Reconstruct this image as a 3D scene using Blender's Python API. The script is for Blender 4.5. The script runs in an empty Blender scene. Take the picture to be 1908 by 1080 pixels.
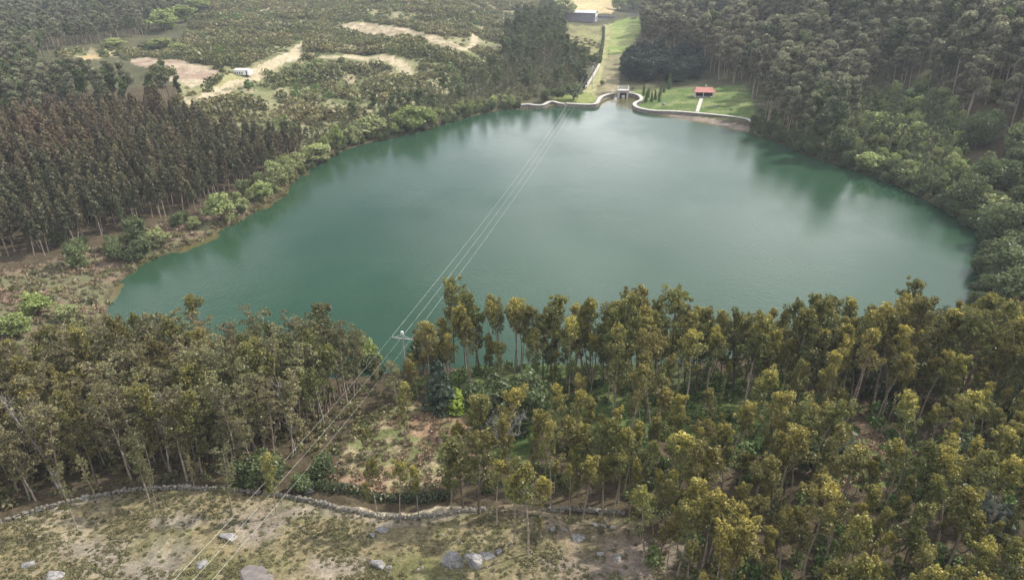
import bpy, math, random
import numpy as np
from mathutils import Vector, Matrix
R = math.radians
rng = np.random.default_rng(7)
random.seed(7)
sc = bpy.context.scene
COL = sc.collection

# ------------------------------------------------------------------ camera
CAM_H = 70.0
PITCH = R(26.7)
FPX = 1289.0                     # focal length in pixels of the 1908 wide photograph
cam = bpy.data.cameras.new('camera')
cam.sensor_width = 36.0
cam.lens = FPX / 1908.0 * 36.0
cam.clip_start = 0.5
cam.clip_end = 30000.0
camo = bpy.data.objects.new('camera', cam)
camo.location = (0, 0, CAM_H)
camo.rotation_euler = (math.pi / 2 - PITCH, 0, 0)
COL.objects.link(camo)
sc.camera = camo

# ------------------------------------------------------------------ light
SUN_AZ = R(62)                   # compass angle from +Y towards +X
SUN_EL = R(44)
CLOUD_OFS = (0.0, 0.0, 0.0)
world = bpy.data.worlds.new('World')
sc.world = world
world.use_nodes = True
wn, wl = world.node_tree.nodes, world.node_tree.links
wn.clear()
w_out = wn.new('ShaderNodeOutputWorld')
w_bg = wn.new('ShaderNodeBackground')
w_bg.inputs['Strength'].default_value = 0.082
sky = wn.new('ShaderNodeTexSky')
sky.sky_type = 'NISHITA'
sky.sun_disc = False
sky.sun_elevation = SUN_EL
sky.sun_rotation = SUN_AZ
sky.altitude = 200
sky.air_density = 1.0
sky.dust_density = 2.0
# soft broken cloud: noise laid out on a flat layer above the place
geo = wn.new('ShaderNodeTexCoord')
sep = wn.new('ShaderNodeSeparateXYZ')
wl.new(geo.outputs['Generated'], sep.inputs[0])
def wmath(op, a, b=None, clamp=False):
    n = wn.new('ShaderNodeMath'); n.operation = op; n.use_clamp = clamp
    for i, v in enumerate((a, b)):
        if v is None: continue
        if isinstance(v, (int, float)): n.inputs[i].default_value = v
        else: wl.new(v, n.inputs[i])
    return n.outputs[0]
zz = wmath('ADD', wmath('MAXIMUM', sep.outputs['Z'], 0.0), 0.10)
cx = wmath('DIVIDE', sep.outputs['X'], zz)
cy = wmath('DIVIDE', sep.outputs['Y'], zz)
comb = wn.new('ShaderNodeCombineXYZ')
wl.new(cx, comb.inputs[0]); wl.new(cy, comb.inputs[1])
cadd = wn.new('ShaderNodeVectorMath'); cadd.operation = 'ADD'
cadd.inputs[1].default_value = CLOUD_OFS
wl.new(comb.outputs[0], cadd.inputs[0]); cofs = cadd.outputs[0]
cn = wn.new('ShaderNodeTexNoise')
cn.inputs['Scale'].default_value = 0.5
cn.inputs['Detail'].default_value = 5.0
cn.inputs['Roughness'].default_value = 0.52
wl.new(cofs, cn.inputs['Vector'])
cr = wn.new('ShaderNodeMapRange')
cr.inputs['From Min'].default_value = 0.42
cr.inputs['From Max'].default_value = 0.59
cr.interpolation_type = 'SMOOTHSTEP'
wl.new(cn.outputs['Fac'], cr.inputs['Value'])
cmix = wn.new('ShaderNodeMix'); cmix.data_type = 'RGBA'
wl.new(cr.outputs['Result'], cmix.inputs['Factor'])
wl.new(sky.outputs['Color'], cmix.inputs[6])
cmix.inputs[7].default_value = (22.5, 22.8, 23.4, 1)
wl.new(cmix.outputs[2], w_bg.inputs['Color'])
wl.new(w_bg.outputs[0], w_out.inputs['Surface'])

sun = bpy.data.lights.new('sun', 'SUN')
sun.energy = 4.8
sun.angle = R(1.5)
sun.color = (1.0, 0.93, 0.82)
suno = bpy.data.objects.new('sun', sun)
sd_ = Vector((math.sin(SUN_AZ) * math.cos(SUN_EL), math.cos(SUN_AZ) * math.cos(SUN_EL), math.sin(SUN_EL)))
suno.rotation_euler = sd_.to_track_quat('Z', 'Y').to_euler()
suno.location = (200, 200, 300)
COL.objects.link(suno)
sc.view_settings.view_transform = 'Standard'
sc.view_settings.look = 'None'
sc.view_settings.gamma = 1
sc.view_settings.exposure = 0.38
sc.view_settings.use_curve_mapping = False
sc.cycles.max_bounces = 6
sc.cycles.diffuse_bounces = 3
sc.cycles.glossy_bounces = 2
sc.cycles.transmission_bounces = 3
sc.cycles.volume_bounces = 0
sc.cycles.caustics_reflective = False

# ------------------------------------------------------------------ projection helpers
CP, SP = math.cos(PITCH), math.sin(PITCH)
def ray(u, v):
    u = np.asarray(u, float); v = np.asarray(v, float)
    du = u - 954.0; dv = v - 540.0
    return du, FPX * CP - dv * SP, -FPX * SP - dv * CP
def flat(u, v, z=0.0):
    dx, dy, dz = ray(u, v)
    t = (z - CAM_H) / dz
    return dx * t, dy * t
def project(x, y, z):
    zz = z - CAM_H
    dep = y * CP - zz * SP
    up = y * SP + zz * CP
    dep = np.where(dep < 1, 1e-3, dep)
    return 954 + FPX * x / dep, 540 - FPX * up / dep, dep

def hash2(ix, iy, s):
    h = (ix.astype(np.int64) * 374761393 + iy.astype(np.int64) * 668265263 + s * 974634777) & 0x7fffffff
    h = ((h ^ (h >> 13)) * 1274126177) & 0x7fffffff
    h = h ^ (h >> 16)
    return (h & 0xffff) / 65535.0
def vnoise(x, y, s=0):
    ix = np.floor(x); iy = np.floor(y); fx = x - ix; fy = y - iy
    fx = fx * fx * (3 - 2 * fx); fy = fy * fy * (3 - 2 * fy)
    a = hash2(ix, iy, s); b = hash2(ix + 1, iy, s); c = hash2(ix, iy + 1, s); d = hash2(ix + 1, iy + 1, s)
    return (a * (1 - fx) + b * fx) * (1 - fy) + (c * (1 - fx) + d * fx) * fy
def fbm(x, y, s=0, o=4):
    r = 0; a = 0.5; t = 0
    for i in range(o):
        r = r + a * vnoise(x, y, s + i); t += a
        x = x * 2.03 + 11.3; y = y * 2.03 - 7.1; a *= 0.5
    return r / t
def sstep(a, b, x):
    t = np.clip((x - a) / (b - a), 0, 1)
    return t * t * (3 - 2 * t)
def inpoly(x, y, P):
    x = np.asarray(x, float); y = np.asarray(y, float)
    r = np.zeros(x.shape, bool)
    n = len(P)
    for i in range(n):
        x1, y1 = P[i]; x2, y2 = P[(i + 1) % n]
        if y1 == y2: continue
        c = ((y1 > y) != (y2 > y)) & (x < (x2 - x1) * (y - y1) / (y2 - y1) + x1)
        r ^= c
    return r
def dist_line(x, y, P, closed=False):
    x = np.asarray(x, float); y = np.asarray(y, float)
    d = np.full(x.shape, 1e9)
    n = len(P)
    for i in range(n if closed else n - 1):
        x1, y1 = P[i]; x2, y2 = P[(i + 1) % n]
        ex, ey = x2 - x1, y2 - y1
        L = ex * ex + ey * ey + 1e-9
        t = np.clip(((x - x1) * ex + (y - y1) * ey) / L, 0, 1)
        d = np.minimum(d, (x - x1 - t * ex) ** 2 + (y - y1 - t * ey) ** 2)
    return np.sqrt(d)

# ------------------------------------------------------------------ the lake outline (on the water plane z = 0)
LAKE_PX = [(1112,198),(1085,200),(1050,200),(1010,199),(975,201),(930,206),(880,216),(830,230),(805,240),(765,248),
    (722,259),(680,268),(640,281),(603,300),(570,318),(553,334),(536,352),(512,376),(470,399),(420,425),(370,450),
    (320,470),(270,490),(228,518),(207,548),(200,590),(212,625),(250,660),(330,682),(450,698),(560,706),(650,704),
    (720,694),(790,690),(900,685),(1000,682),(1100,676),(1250,680),(1400,665),(1500,655),(1600,640),(1700,630),
    (1780,606),(1812,565),(1832,520),(1826,485),(1838,455),(1815,425),(1770,400),(1722,372),(1680,348),(1620,326),
    (1550,303),(1500,287),(1450,267),(1418,252),(1390,245),(1335,233),(1260,219),(1205,210),(1180,206),(1176,197),
    (1192,187),(1186,180),(1172,180),(1148,180),(1128,185),(1118,192)]
def chaikin(P):
    Q = []
    for i in range(len(P)):
        a = P[i]; b = P[(i + 1) % len(P)]
        Q += [(a[0]*.75+b[0]*.25, a[1]*.75+b[1]*.25), (a[0]*.25+b[0]*.75, a[1]*.25+b[1]*.75)]
    return Q
LAKE = chaikin([tuple(float(c) for c in flat(u, v)) for u, v in LAKE_PX])
LAKE = [(x + 1.2 * (vnoise(np.array(x*.15), np.array(y*.15), 3) - .5) * (1 if y < 290 else 0),
         y + 1.2 * (vnoise(np.array(x*.15), np.array(y*.15), 5) - .5) * (1 if y < 290 else 0)) for x, y in LAKE]

def sdf(x, y):
    d = dist_line(x, y, LAKE, True)
    return np.where(inpoly(x, y, LAKE), -d, d)
def height(x, y, sd=None):
    x = np.asarray(x, float); y = np.asarray(y, float)
    if sd is None: sd = sdf(x, y)
    out = np.maximum(sd, 0)
    dam = sstep(20, 60, x + 0 * y) * sstep(165, 132, x) * sstep(285, 310, y) * sstep(560, 440, y)
    dam = np.maximum(dam, sstep(2, 12, x) * sstep(165, 132, x) * sstep(300, 315, y) * sstep(560, 440, y))
    bank = (0.35 + 1.1 * fbm(x * .08, y * .08, 40, 2)) * sstep(0, 2.2, out) + 0.05 * np.minimum(out, 40)
    dam = np.maximum(dam, sstep(40, 60, x) * sstep(165, 132, x) * sstep(276, 288, y) * sstep(560, 440, y))
    mudright = sstep(36, 60, x) * sstep(130, 100, x) * sstep(285, 300, y)
    bank = bank * (1 - dam) + dam * (0.05 * out + 0.6 * sstep(8.0, 13.0, out))
    near = 0.2 * np.minimum(out, 90) * sstep(150, 112, y) * (0.85 + 0.3 * fbm(x*.02, y*.02, 9, 2))
    right = np.maximum(sstep(108, 175, x) * sstep(285, 265, y), sstep(128, 190, x)) * sstep(120, 165, y)
    rh = right * (22 * sstep(0, 150, out) + 10 * sstep(150, 500, out))
    left = sstep(0, -60, x) * sstep(120, 190, y)
    lh = left * (9 * sstep(5, 130, out) + 8 * sstep(420, 900, y))
    und = (fbm(x / 70., y / 70., 20, 4) - .5) * 17 * sstep(5, 90, out) * (1 - .97 * dam) * sstep(90, 190, y)
    small = (fbm(x / 9., y / 9., 30, 3) - .5) * 1.3 * sstep(1, 12, out) * (1 - .93 * dam)
    fine = (fbm(x / 2.2, y / 2.2, 33, 2) - .5) * 0.35 * sstep(1, 6, out) * sstep(160, 90, y)
    h = bank + near + rh + lh + und + small + fine
    bed = -np.minimum(-np.minimum(sd, 0) * 0.25, 4.0) - 0.03
    return np.where(sd < 0, bed, h + 0.02)
def hit(u, v):
    """where the viewing ray of a photo pixel meets the ground"""
    u = np.atleast_1d(np.asarray(u, float)); v = np.atleast_1d(np.asarray(v, float))
    dx, dy, dz = ray(u, v)
    nrm = np.sqrt(dx**2 + dy**2 + dz**2); dx, dy, dz = dx/nrm, dy/nrm, dz/nrm
    t = np.full(u.shape, 30.0); done = np.zeros(u.shape, bool)
    for i in range(260):
        x, y, z = dx*t, dy*t, CAM_H + dz*t
        g = z - height(x, y)
        step = np.clip(g * 0.6, 0.02, 12) * (1 + 0 * t)
        done |= g < 0.03
        if done.all(): break
        t = np.where(done, t, t + step)
    return dx*t, dy*t, CAM_H + dz*t
def hits(P):
    x, y, z = hit([p[0] for p in P], [p[1] for p in P])
    return [(float(a), float(b)) for a, b in zip(x, y)]

# ------------------------------------------------------------------ object helpers
def tag(o, label, cat=None, group=None, kind=None):
    o['label'] = label
    if cat: o['category'] = cat
    if group: o['group'] = group
    if kind: o['kind'] = kind
    return o
def link(name, me, parent=None, loc=None):
    o = bpy.data.objects.new(name, me); COL.objects.link(o)
    if parent is not None: o.parent = parent
    if loc is not None: o.location = loc
    return o
def thing(name, label, cat, loc, rz=0, group=None):
    o = bpy.data.objects.new(name, None); COL.objects.link(o)
    o.empty_display_size = 0.3
    o.location = loc; o.rotation_euler = (0, 0, rz)
    return tag(o, label, cat, group)
class MB:
    """collects vertices and faces (with a growth and painted top light value per face) into one mesh"""
    def __init__(s): s.v = []; s.f = []; s.g = []; s.m = []; s.n = 0
    def add(s, v, f, g=0.0, m=0):
        v = np.asarray(v, float).reshape(-1, 3)
        s.v.append(v)
        f = np.asarray(f, int)
        s.f += [tuple(int(i) for i in q) for q in (f + s.n)]
        s.g += list(np.broadcast_to(np.asarray(g, float), (len(f),)))
        s.m += [m] * len(f)
        s.n += len(v)
    def box(s, c, d, rz=0, m=0):
        x, y, z = d[0]/2, d[1]/2, d[2]/2
        v = np.array([(-x,-y,-z),(x,-y,-z),(x,y,-z),(-x,y,-z),(-x,-y,z),(x,-y,z),(x,y,z),(-x,y,z)])
        ca, sa = math.cos(rz), math.sin(rz)
        v = np.stack([v[:,0]*ca - v[:,1]*sa, v[:,0]*sa + v[:,1]*ca, v[:,2]], 1) + np.array(c)
        s.add(v, [(0,3,2,1),(4,5,6,7),(0,1,5,4),(1,2,6,5),(2,3,7,6),(3,0,4,7)], 0, m)
        return s
    def tube(s, pts, rad, n=5, m=0, g=0.0):
        pts = np.asarray(pts, float); k = len(pts)
        d = np.gradient(pts, axis=0)
        d /= np.linalg.norm(d, axis=1)[:, None] + 1e-9
        ref = np.array([0.0, 1, 0]) if abs(d[0][1]) < .8 else np.array([1.0, 0, 0])
        a = np.cross(d, ref); a /= np.linalg.norm(a, axis=1)[:, None] + 1e-9
        b = np.cross(d, a)
        th = np.arange(n) * 2 * math.pi / n
        V = []
        for i in range(k):
            V.append(pts[i] + rad[i] * (np.cos(th)[:, None] * a[i] + np.sin(th)[:, None] * b[i]))
        V = np.concatenate(V)
        F = []
        for i in range(k - 1):
            for j in range(n):
                j2 = (j + 1) % n
                F.append((i*n+j, i*n+j2, (i+1)*n+j2, (i+1)*n+j))
        s.add(V, F, g, m)
    def leaves(s, C, size, g=0.0, m=0, up=0.35, asp=1.7, out=None):
        """one small bent leaf spray (a quad) at every centre"""
        C = np.asarray(C, float); n = len(C)
        nrm = rng.normal(size=(n, 3)); nrm /= np.linalg.norm(nrm, axis=1)[:, None]
        nrm[:, 2] += up
        if out is not None: nrm += out
        nrm /= np.linalg.norm(nrm, axis=1)[:, None] + 1e-9
        t = np.cross(nrm, rng.normal(size=(n, 3))); t /= np.linalg.norm(t, axis=1)[:, None] + 1e-9
        b = np.cross(nrm, t)
        sz = (size * rng.uniform(.6, 1.35, n))[:, None] * .5
        V = np.stack([C - t*sz*asp, C - b*sz, C + t*sz*asp, C + b*sz], 1).reshape(-1, 3)
        F = np.arange(n*4).reshape(n, 4)
        s.add(V, F, g, m)
    def mesh(s, name, mats, smooth=False):
        me = bpy.data.meshes.new(name)
        V = np.concatenate(s.v) if s.v else np.zeros((0, 3))
        me.from_pydata(V.tolist(), [], s.f)
        for m_ in mats: me.materials.append(m_)
        if len(mats) > 1: me.polygons.foreach_set('material_index', np.array(s.m, dtype=np.int32))
        if any(s.g):
            a = me.attributes.new('g', 'FLOAT', 'FACE'); a.data.foreach_set('value', np.array(s.g, dtype=np.float32))
        if smooth: me.polygons.foreach_set('use_smooth', [True] * len(s.f))
        me.update()
        return me
    def build(s, name, mats, parent=None, loc=None, smooth=False):
        if not isinstance(mats, (list, tuple)): mats = [mats]
        return link(name, s.mesh(name, mats, smooth), parent, loc)

# ------------------------------------------------------------------ materials
def nt(name):
    m = bpy.data.materials.new(name); m.use_nodes = True
    m.node_tree.nodes.clear()
    return m, m.node_tree.nodes, m.node_tree.links
class NG:
    def __init__(s, name): s.m, s.n, s.l = nt(name)
    def new(s, t, **kw):
        n = s.n.new(t)
        for k, v in kw.items(): setattr(n, k, v)
        return n
    def put(s, sock, v):
        if hasattr(v, 'is_output'): s.l.new(v, sock)
        else:
            if isinstance(v, (tuple, list)) and len(v) == 3 and sock.type == 'RGBA': v = (*v, 1)
            sock.default_value = v
    def mix(s, f, a, b, bt='MIX'):
        n = s.new('ShaderNodeMix', data_type='RGBA', blend_type=bt)
        s.put(n.inputs[0], f); s.put(n.inputs[6], a); s.put(n.inputs[7], b)
        return n.outputs[2]
    def math(s, op, a, b=0.0, clamp=False):
        n = s.new('ShaderNodeMath', operation=op, use_clamp=clamp)
        s.put(n.inputs[0], a); s.put(n.inputs[1], b)
        return n.outputs[0]
    def noise(s, scale, detail=3, vec=None, rough=.55):
        n = s.new('ShaderNodeTexNoise')
        n.inputs['Scale'].default_value = scale; n.inputs['Detail'].default_value = detail
        n.inputs['Roughness'].default_value = rough
        if vec is not None: s.l.new(vec, n.inputs['Vector'])
        return n.outputs['Fac']
    def ramp(s, v, a, b, lo=0.0, hi=1.0):
        n = s.new('ShaderNodeMapRange'); s.put(n.inputs[0], v)
        n.inputs[1].default_value = a; n.inputs[2].default_value = b
        n.inputs[3].default_value = lo; n.inputs[4].default_value = hi
        return n.outputs[0]
    def pos(s): return s.new('ShaderNodeNewGeometry').outputs['Position']
    def obj(s): return s.new('ShaderNodeTexCoord').outputs['Object']
    def attr(s, name, t='GEOMETRY'):
        n = s.new('ShaderNodeAttribute', attribute_type=t, attribute_name=name)
        return n
    def out(s, sh): 
        o = s.new('ShaderNodeOutputMaterial'); s.l.new(sh, o.inputs['Surface']); return s.m
    def bsdf(s, col, rough=.8, bump=None, bstr=.3, bdist=.1, spec=.3, metal=0):
        p = s.new('ShaderNodeBsdfPrincipled')
        s.put(p.inputs['Base Color'], col); s.put(p.inputs['Roughness'], rough)
        p.inputs['Specular IOR Level'].default_value = spec
        p.inputs['Metallic'].default_value = metal
        if bump is not None:
            b = s.new('ShaderNodeBump'); b.inputs['Strength'].default_value = bstr
            b.inputs['Distance'].default_value = bdist
            s.l.new(bump, b.inputs['Height']); s.l.new(b.outputs[0], p.inputs['Normal'])
        return p.outputs[0]

def leaf_mat(name, mature, young, other, var=.3, transl=.3, twig=(.16,.13,.10)):
    """mature leaf colour, new growth colour that also paints sunlit tops, and the tone some trees of the stand lean towards"""
    g = NG(name)
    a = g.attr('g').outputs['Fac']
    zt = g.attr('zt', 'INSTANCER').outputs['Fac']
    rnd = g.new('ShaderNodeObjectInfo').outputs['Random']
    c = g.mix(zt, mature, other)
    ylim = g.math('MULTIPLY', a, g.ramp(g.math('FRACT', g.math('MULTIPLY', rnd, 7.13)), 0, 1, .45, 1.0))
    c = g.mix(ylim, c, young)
    val = g.ramp(rnd, 0, 1, 1 - var, 1 + var)
    n = g.noise(1.3, 2, g.obj())
    val = g.math('MULTIPLY', val, g.ramp(n, .3, .7, .72, 1.3))
    c = g.mix(1.0, c, val, 'MULTIPLY')
    d = g.new('ShaderNodeBsdfDiffuse'); g.put(d.inputs[0], c)
    t = g.new('ShaderNodeBsdfTranslucent'); g.put(t.inputs[0], c)
    gl = g.new('ShaderNodeBsdfGlossy'); gl.inputs['Roughness'].default_value = .45; gl.inputs[0].default_value = (.8,.8,.8,1)
    ms = g.new('ShaderNodeMixShader'); ms.inputs[0].default_value = transl
    g.l.new(d.outputs[0], ms.inputs[1]); g.l.new(t.outputs[0], ms.inputs[2])
    m2 = g.new('ShaderNodeMixShader'); m2.inputs[0].default_value = .03
    g.l.new(ms.outputs[0], m2.inputs[1]); g.l.new(gl.outputs[0], m2.inputs[2])
    return g.out(m2.outputs[0])
def bark_mat(name, a, b):
    g = NG(name)
    n = g.noise(2.2, 3, g.obj())
    return g.out(g.bsdf(g.mix(g.ramp(n, .35, .65), a, b), .85, spec=.2))
def plain(name, a, b=None, scale=2.0, rough=.7, metal=0, bump=.2, spec=.3):
    g = NG(name)
    b = b or tuple(c * .7 for c in a)
    n = g.noise(scale, 4, g.obj())
    return g.out(g.bsdf(g.mix(g.ramp(n, .3, .7), b, a), rough, n, bump, .05, spec, metal))

M = {}
M['euc'] = leaf_mat('eucalyptus_leaves', (.076,.104,.034), (.37,.31,.065), (.128,.112,.042))  # second colour holds new growth and painted sunlit tips
M['wood'] = leaf_mat('woodland_leaves', (.108,.122,.050), (.24,.24,.10), (.158,.132,.072))
M['plant'] = leaf_mat('plantation_leaves', (.066,.080,.040), (.19,.17,.09), (.180,.108,.072))  # second colour paints sunlight on the tops along with the tips
M['gum'] = leaf_mat('tall_gum_leaves', (.105,.118,.070), (.27,.27,.16), (.145,.122,.088))  # second colour paints the lit tops of the crowns
M['shore'] = leaf_mat('shore_tree_leaves', (.070,.100,.048), (.22,.24,.10), (.12,.125,.065))
M['broad'] = leaf_mat('broadleaf_leaves', (.058,.082,.034), (.105,.135,.05), (.16,.19,.08))
M['bright'] = leaf_mat('spring_green_leaves', (.19,.25,.07), (.27,.32,.10), (.30,.31,.16), .15)
M['lime'] = leaf_mat('lime_leaves', (.20,.28,.035), (.28,.35,.05), (.22,.28,.04), .05)
M['conif'] = leaf_mat('dark_conifer_leaves', (.016,.032,.026), (.030,.050,.034), (.024,.040,.028))
M['blue']  = leaf_mat('blue_green_leaves', (.060,.100,.062), (.14,.20,.13), (.07,.10,.065))
M['gorse'] = leaf_mat('heath_scrub_leaves', (.070,.092,.040), (.27,.25,.08), (.16,.14,.075), .35)
M['heather'] = leaf_mat('heather_leaves', (.125,.125,.058), (.21,.20,.09), (.17,.145,.085), .3)
M['under'] = leaf_mat('undergrowth_leaves', (.060,.118,.032), (.14,.20,.05), (.13,.15,.055), .35)
M['brack'] = leaf_mat('bracken_fronds', (.215,.150,.098), (.29,.215,.14), (.13,.135,.07), .3)
M['silver']= leaf_mat('silver_leaves', (.10,.125,.095), (.19,.21,.17), (.12,.13,.1), .15)
M['bark_pale'] = bark_mat('pale_bark', (.34,.29,.23), (.17,.13,.10))
M['bark_dark'] = bark_mat('dark_bark', (.13,.10,.075), (.075,.055,.04))
M['bark_grey'] = bark_mat('grey_bark', (.25,.24,.22), (.14,.13,.12))

# ------------------------------------------------------------------ tree shapes (metres, base at the origin)
def skeleton_trunk(mb, H, r, bend=.5, n=6, m=0, lean=None):
    k = 8
    t = np.linspace(0, 1, k)
    a, b = rng.uniform(-1, 1, 2) * bend
    p = np.stack([a * t**1.6 + .12*np.sin(t*7+a*9), b * t**1.4 + .12*np.sin(t*6+b*9), t * H], 1)
    p[0, 2] = -0.5
    mb.tube(p, r * (1 - .88 * t) + .012, n, m)
    return lambda q: np.array([np.interp(q, t, p[:, i]) for i in range(3)])
def limb(mb, p0, d, L, r, m=0, up=.35, n=4):
    k = 5; t = np.linspace(0, 1, k)
    d = np.asarray(d, float); d /= np.linalg.norm(d)
    w = rng.normal(size=3) * .08
    p = p0 + np.outer(t * L, d) + np.outer(t**2 * L, [0, 0, up]) + np.outer(np.sin(t * 3.1) * L, w)
    mb.tube(p, r * (1 - .8 * t) + .008, n, m)
    return p
def puff(n, c, rad, shell=.5):
    """points through an ellipsoid, denser towards its skin, as the upper side of a tuft"""
    v = rng.normal(size=(n, 3)); v /= np.linalg.norm(v, axis=1)[:, None]
    q = (shell + (1 - shell) * rng.random(n)) ** .7
    return np.asarray(c) + v * q[:, None] * np.asarray(rad), v
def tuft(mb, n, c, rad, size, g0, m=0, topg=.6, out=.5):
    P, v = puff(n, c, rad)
    g = np.clip(g0 + topg * v[:, 2] * .6 + rng.normal(size=n) * .12, 0, 1)  # upper leaves take more tip colour, so top light is painted in
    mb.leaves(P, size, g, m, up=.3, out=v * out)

def eucalyptus(H=14, young=1.0, dens=1.0, broad=1.0, base=.4):
    """slender pale trunk, a rounded pyramid of drooping feathery sprays on steep limbs"""
    tr, cr = MB(), MB()
    f = skeleton_trunk(tr, H, .14, 1.3)
    nl = int(rng.integers(17, 25))
    wind = rng.uniform(0, 2*math.pi)
    wide = rng.uniform(.8, 1.25)
    for i in range(nl):
        tq = ((i + rng.random() * .8) / nl) ** .8
        q = base + (0.97 - base) * tq
        p0 = f(q)
        az = rng.uniform(0, 2*math.pi)
        reach = broad * wide * (2.35 * (1 - tq ** 1.5) * min(1, .5 + 2.5 * tq) + .45) * rng.uniform(.45, 1.15) * (1 + .3 * math.cos(az - wind))
        p = limb(tr, p0, (math.cos(az), math.sin(az), rng.uniform(.45, 1.2)), reach, .035 * (1.3 - q) + .012)
        gz = young * (.15 + tq ** 1.4)
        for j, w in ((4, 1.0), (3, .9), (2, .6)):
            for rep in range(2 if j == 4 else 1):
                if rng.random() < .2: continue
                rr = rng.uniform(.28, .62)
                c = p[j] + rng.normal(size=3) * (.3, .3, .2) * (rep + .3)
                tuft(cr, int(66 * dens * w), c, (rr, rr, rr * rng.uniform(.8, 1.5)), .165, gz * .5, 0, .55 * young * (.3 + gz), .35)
    for k in range(6):
        p0 = f(.94) + rng.normal(size=3) * (.42, .42, .3)
        tuft(cr, int(44 * dens), p0 + (0, 0, .15), (.3, .3, .5), .185, .55 * young, 0, .6 * young, .3)
    return tr, cr
def woodland(H=14, dens=1.0):
    """thin open crown high on a bare pale stem, layered flat tufts and visible twigs"""
    tr, cr = MB(), MB()
    f = skeleton_trunk(tr, H, .15, 1.4)
    nl = 18
    for i in range(nl):
        q = .26 + .72 * (i + rng.random() * .7) / nl
        p0 = f(q); az = rng.uniform(0, 2*math.pi)
        reach = rng.uniform(.9, 2.2) * (1.15 - .5 * q)
        p = limb(tr, p0, (math.cos(az), math.sin(az), rng.uniform(.25, .9)), reach, .035, up=.3)
        for j in (2, 3, 4):
            if rng.random() < .25: continue
            for s in range(2):
                az2 = rng.uniform(0, 2*math.pi)
                L2 = rng.uniform(.4, .85)
                e = p[j] + np.array([math.cos(az2)*L2, math.sin(az2)*L2, rng.uniform(.2, .6)])
                tr.tube([p[j], (p[j]+e)/2 + (0,0,.05), e], [.02, .014, .008], 3)
                rr = rng.uniform(.3, .62)
                tuft(cr, int(44 * dens), e, (rr, rr, rr * .6), .17, .15 + .25 * rng.random(), 0, .5)
    return tr, cr
def plantation(H=13, dens=1.0):
    tr, cr = MB(), MB()
    f = skeleton_trunk(tr, H, .15, .5, 5)
    nl = 22
    for i in range(nl):
        q = .38 + .6 * (i + rng.random() * .5) / nl
        p0 = f(q); az = i * 2.4 + rng.uniform(-.5, .5)
        reach = (1.6 * (1 - (q - .38) / .62) ** .8 + .12) * rng.uniform(.7, 1.15)
        p = limb(tr, p0, (math.cos(az), math.sin(az), .45), reach, .03, up=.3, n=3)
        for j in (2, 4):
            rr = .6 * (1.25 - q)+.12
            tuft(cr, int(44 * dens), p[j], (rr, rr, rr * 1.0), .28, max(0, q-.45) * 1.1, 0, .6)
    tuft(cr, 40, f(.98), (.3, .3, .7), .3, .7)
    return tr, cr
def gum(H=20, dens=1.0):
    tr, cr = MB(), MB()
    f = skeleton_trunk(tr, H, .24, 1.2)
    nl = 14
    for i in range(nl):
        q = .4 + .55 * (i + rng.random() * .8) / nl
        p0 = f(q); az = rng.uniform(0, 2*math.pi)
        reach = rng.uniform(1.3, 3.3) * (1.2 - .6 * q)
        p = limb(tr, p0, (math.cos(az), math.sin(az), rng.uniform(.5, 1.1)), reach, .06, up=.3)
        rr = rng.uniform(1.0, 1.75)
        tuft(cr, int(150 * dens), p[4], (rr, rr, rr * .75), .42, .25, 0, .9)
        if rng.random() < .6: tuft(cr, int(55 * dens), p[3], (rr*.8, rr*.8, rr * .6), .45, .1, 0, .5)
    tuft(cr, int(170 * dens), f(.99), (1.7, 1.7, 1.2), .42, .4, 0, .9)
    return tr, cr
def broadleaf(H=8, W=5, dens=1.0, size=.38, low=.12, nt_=24):
    tr, cr = MB(), MB()
    f = skeleton_trunk(tr, H * .75, .2, .5)
    for i in range(nt_):
        v = rng.normal(size=3); v /= np.linalg.norm(v)
        q = rng.uniform(.5, 1.0)
        c = np.array([v[0]*W*.5*q, v[1]*W*.5*q, H * (low + (1-low) * .5) + v[2] * H * (1-low) * .42 * q])
        p0 = f(min(.85, max(.12, c[2] / H * .6)))
        d = c - p0
        limb(tr, p0, d, np.linalg.norm(d) * .92, .05, up=.05, n=3)
        rr = rng.uniform(.17, .27) * W
        tuft(cr, int(95 * dens), c, (rr, rr, rr * .8), size, .25 + .3 * v[2], 0, .7, .8)
    return tr, cr
def cone_tree(H=12, W=4.5, dens=1.0, size=.36, power=.8):
    tr, cr = MB(), MB()
    f = skeleton_trunk(tr, H, .18, .2, 5)
    n = int(1500 * dens)
    t = rng.random(n) ** .7
    t = 1 - t
    az = rng.uniform(0, 2*math.pi, n)
    lay = .8 + .3 * np.sin(t * 38 + 1.7 * np.sin(az * 3)) 
    r = W * .5 * (1 - t) ** power * lay * rng.uniform(.55, 1.05, n)
    C = np.stack([np.cos(az) * r, np.sin(az) * r, .04*H + t * H * .97], 1)
    o = np.stack([np.cos(az), np.sin(az), .3 + 0*az], 1)
    cr.leaves(C, size, np.clip(rng.normal(size=n)*.25 + .3, 0, 1), 0, .2, 1.8, o)
    return tr, cr
def bare(H=7):
    tr = MB()
    f = skeleton_trunk(tr, H*.5, .22, .8)
    for i in range(15):
        p0 = f(rng.uniform(.3, 1)); az = rng.uniform(0, 2*math.pi)
        p = limb(tr, p0, (math.cos(az), math.sin(az), rng.uniform(.1, .9)), rng.uniform(2.2, 4.2), .08, up=.15)
        for j in (2, 3, 4):
            for s in range(3):
                d = rng.normal(size=3); d[2] = abs(d[2])
                p2 = limb(tr, p[j], d, rng.uniform(.8, 1.8), .035, up=.1, n=3)
                for s2 in range(2):
                    limb(tr, p2[3], rng.normal(size=3), rng.uniform(.4, .9), .018, n=3)
    return tr
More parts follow.
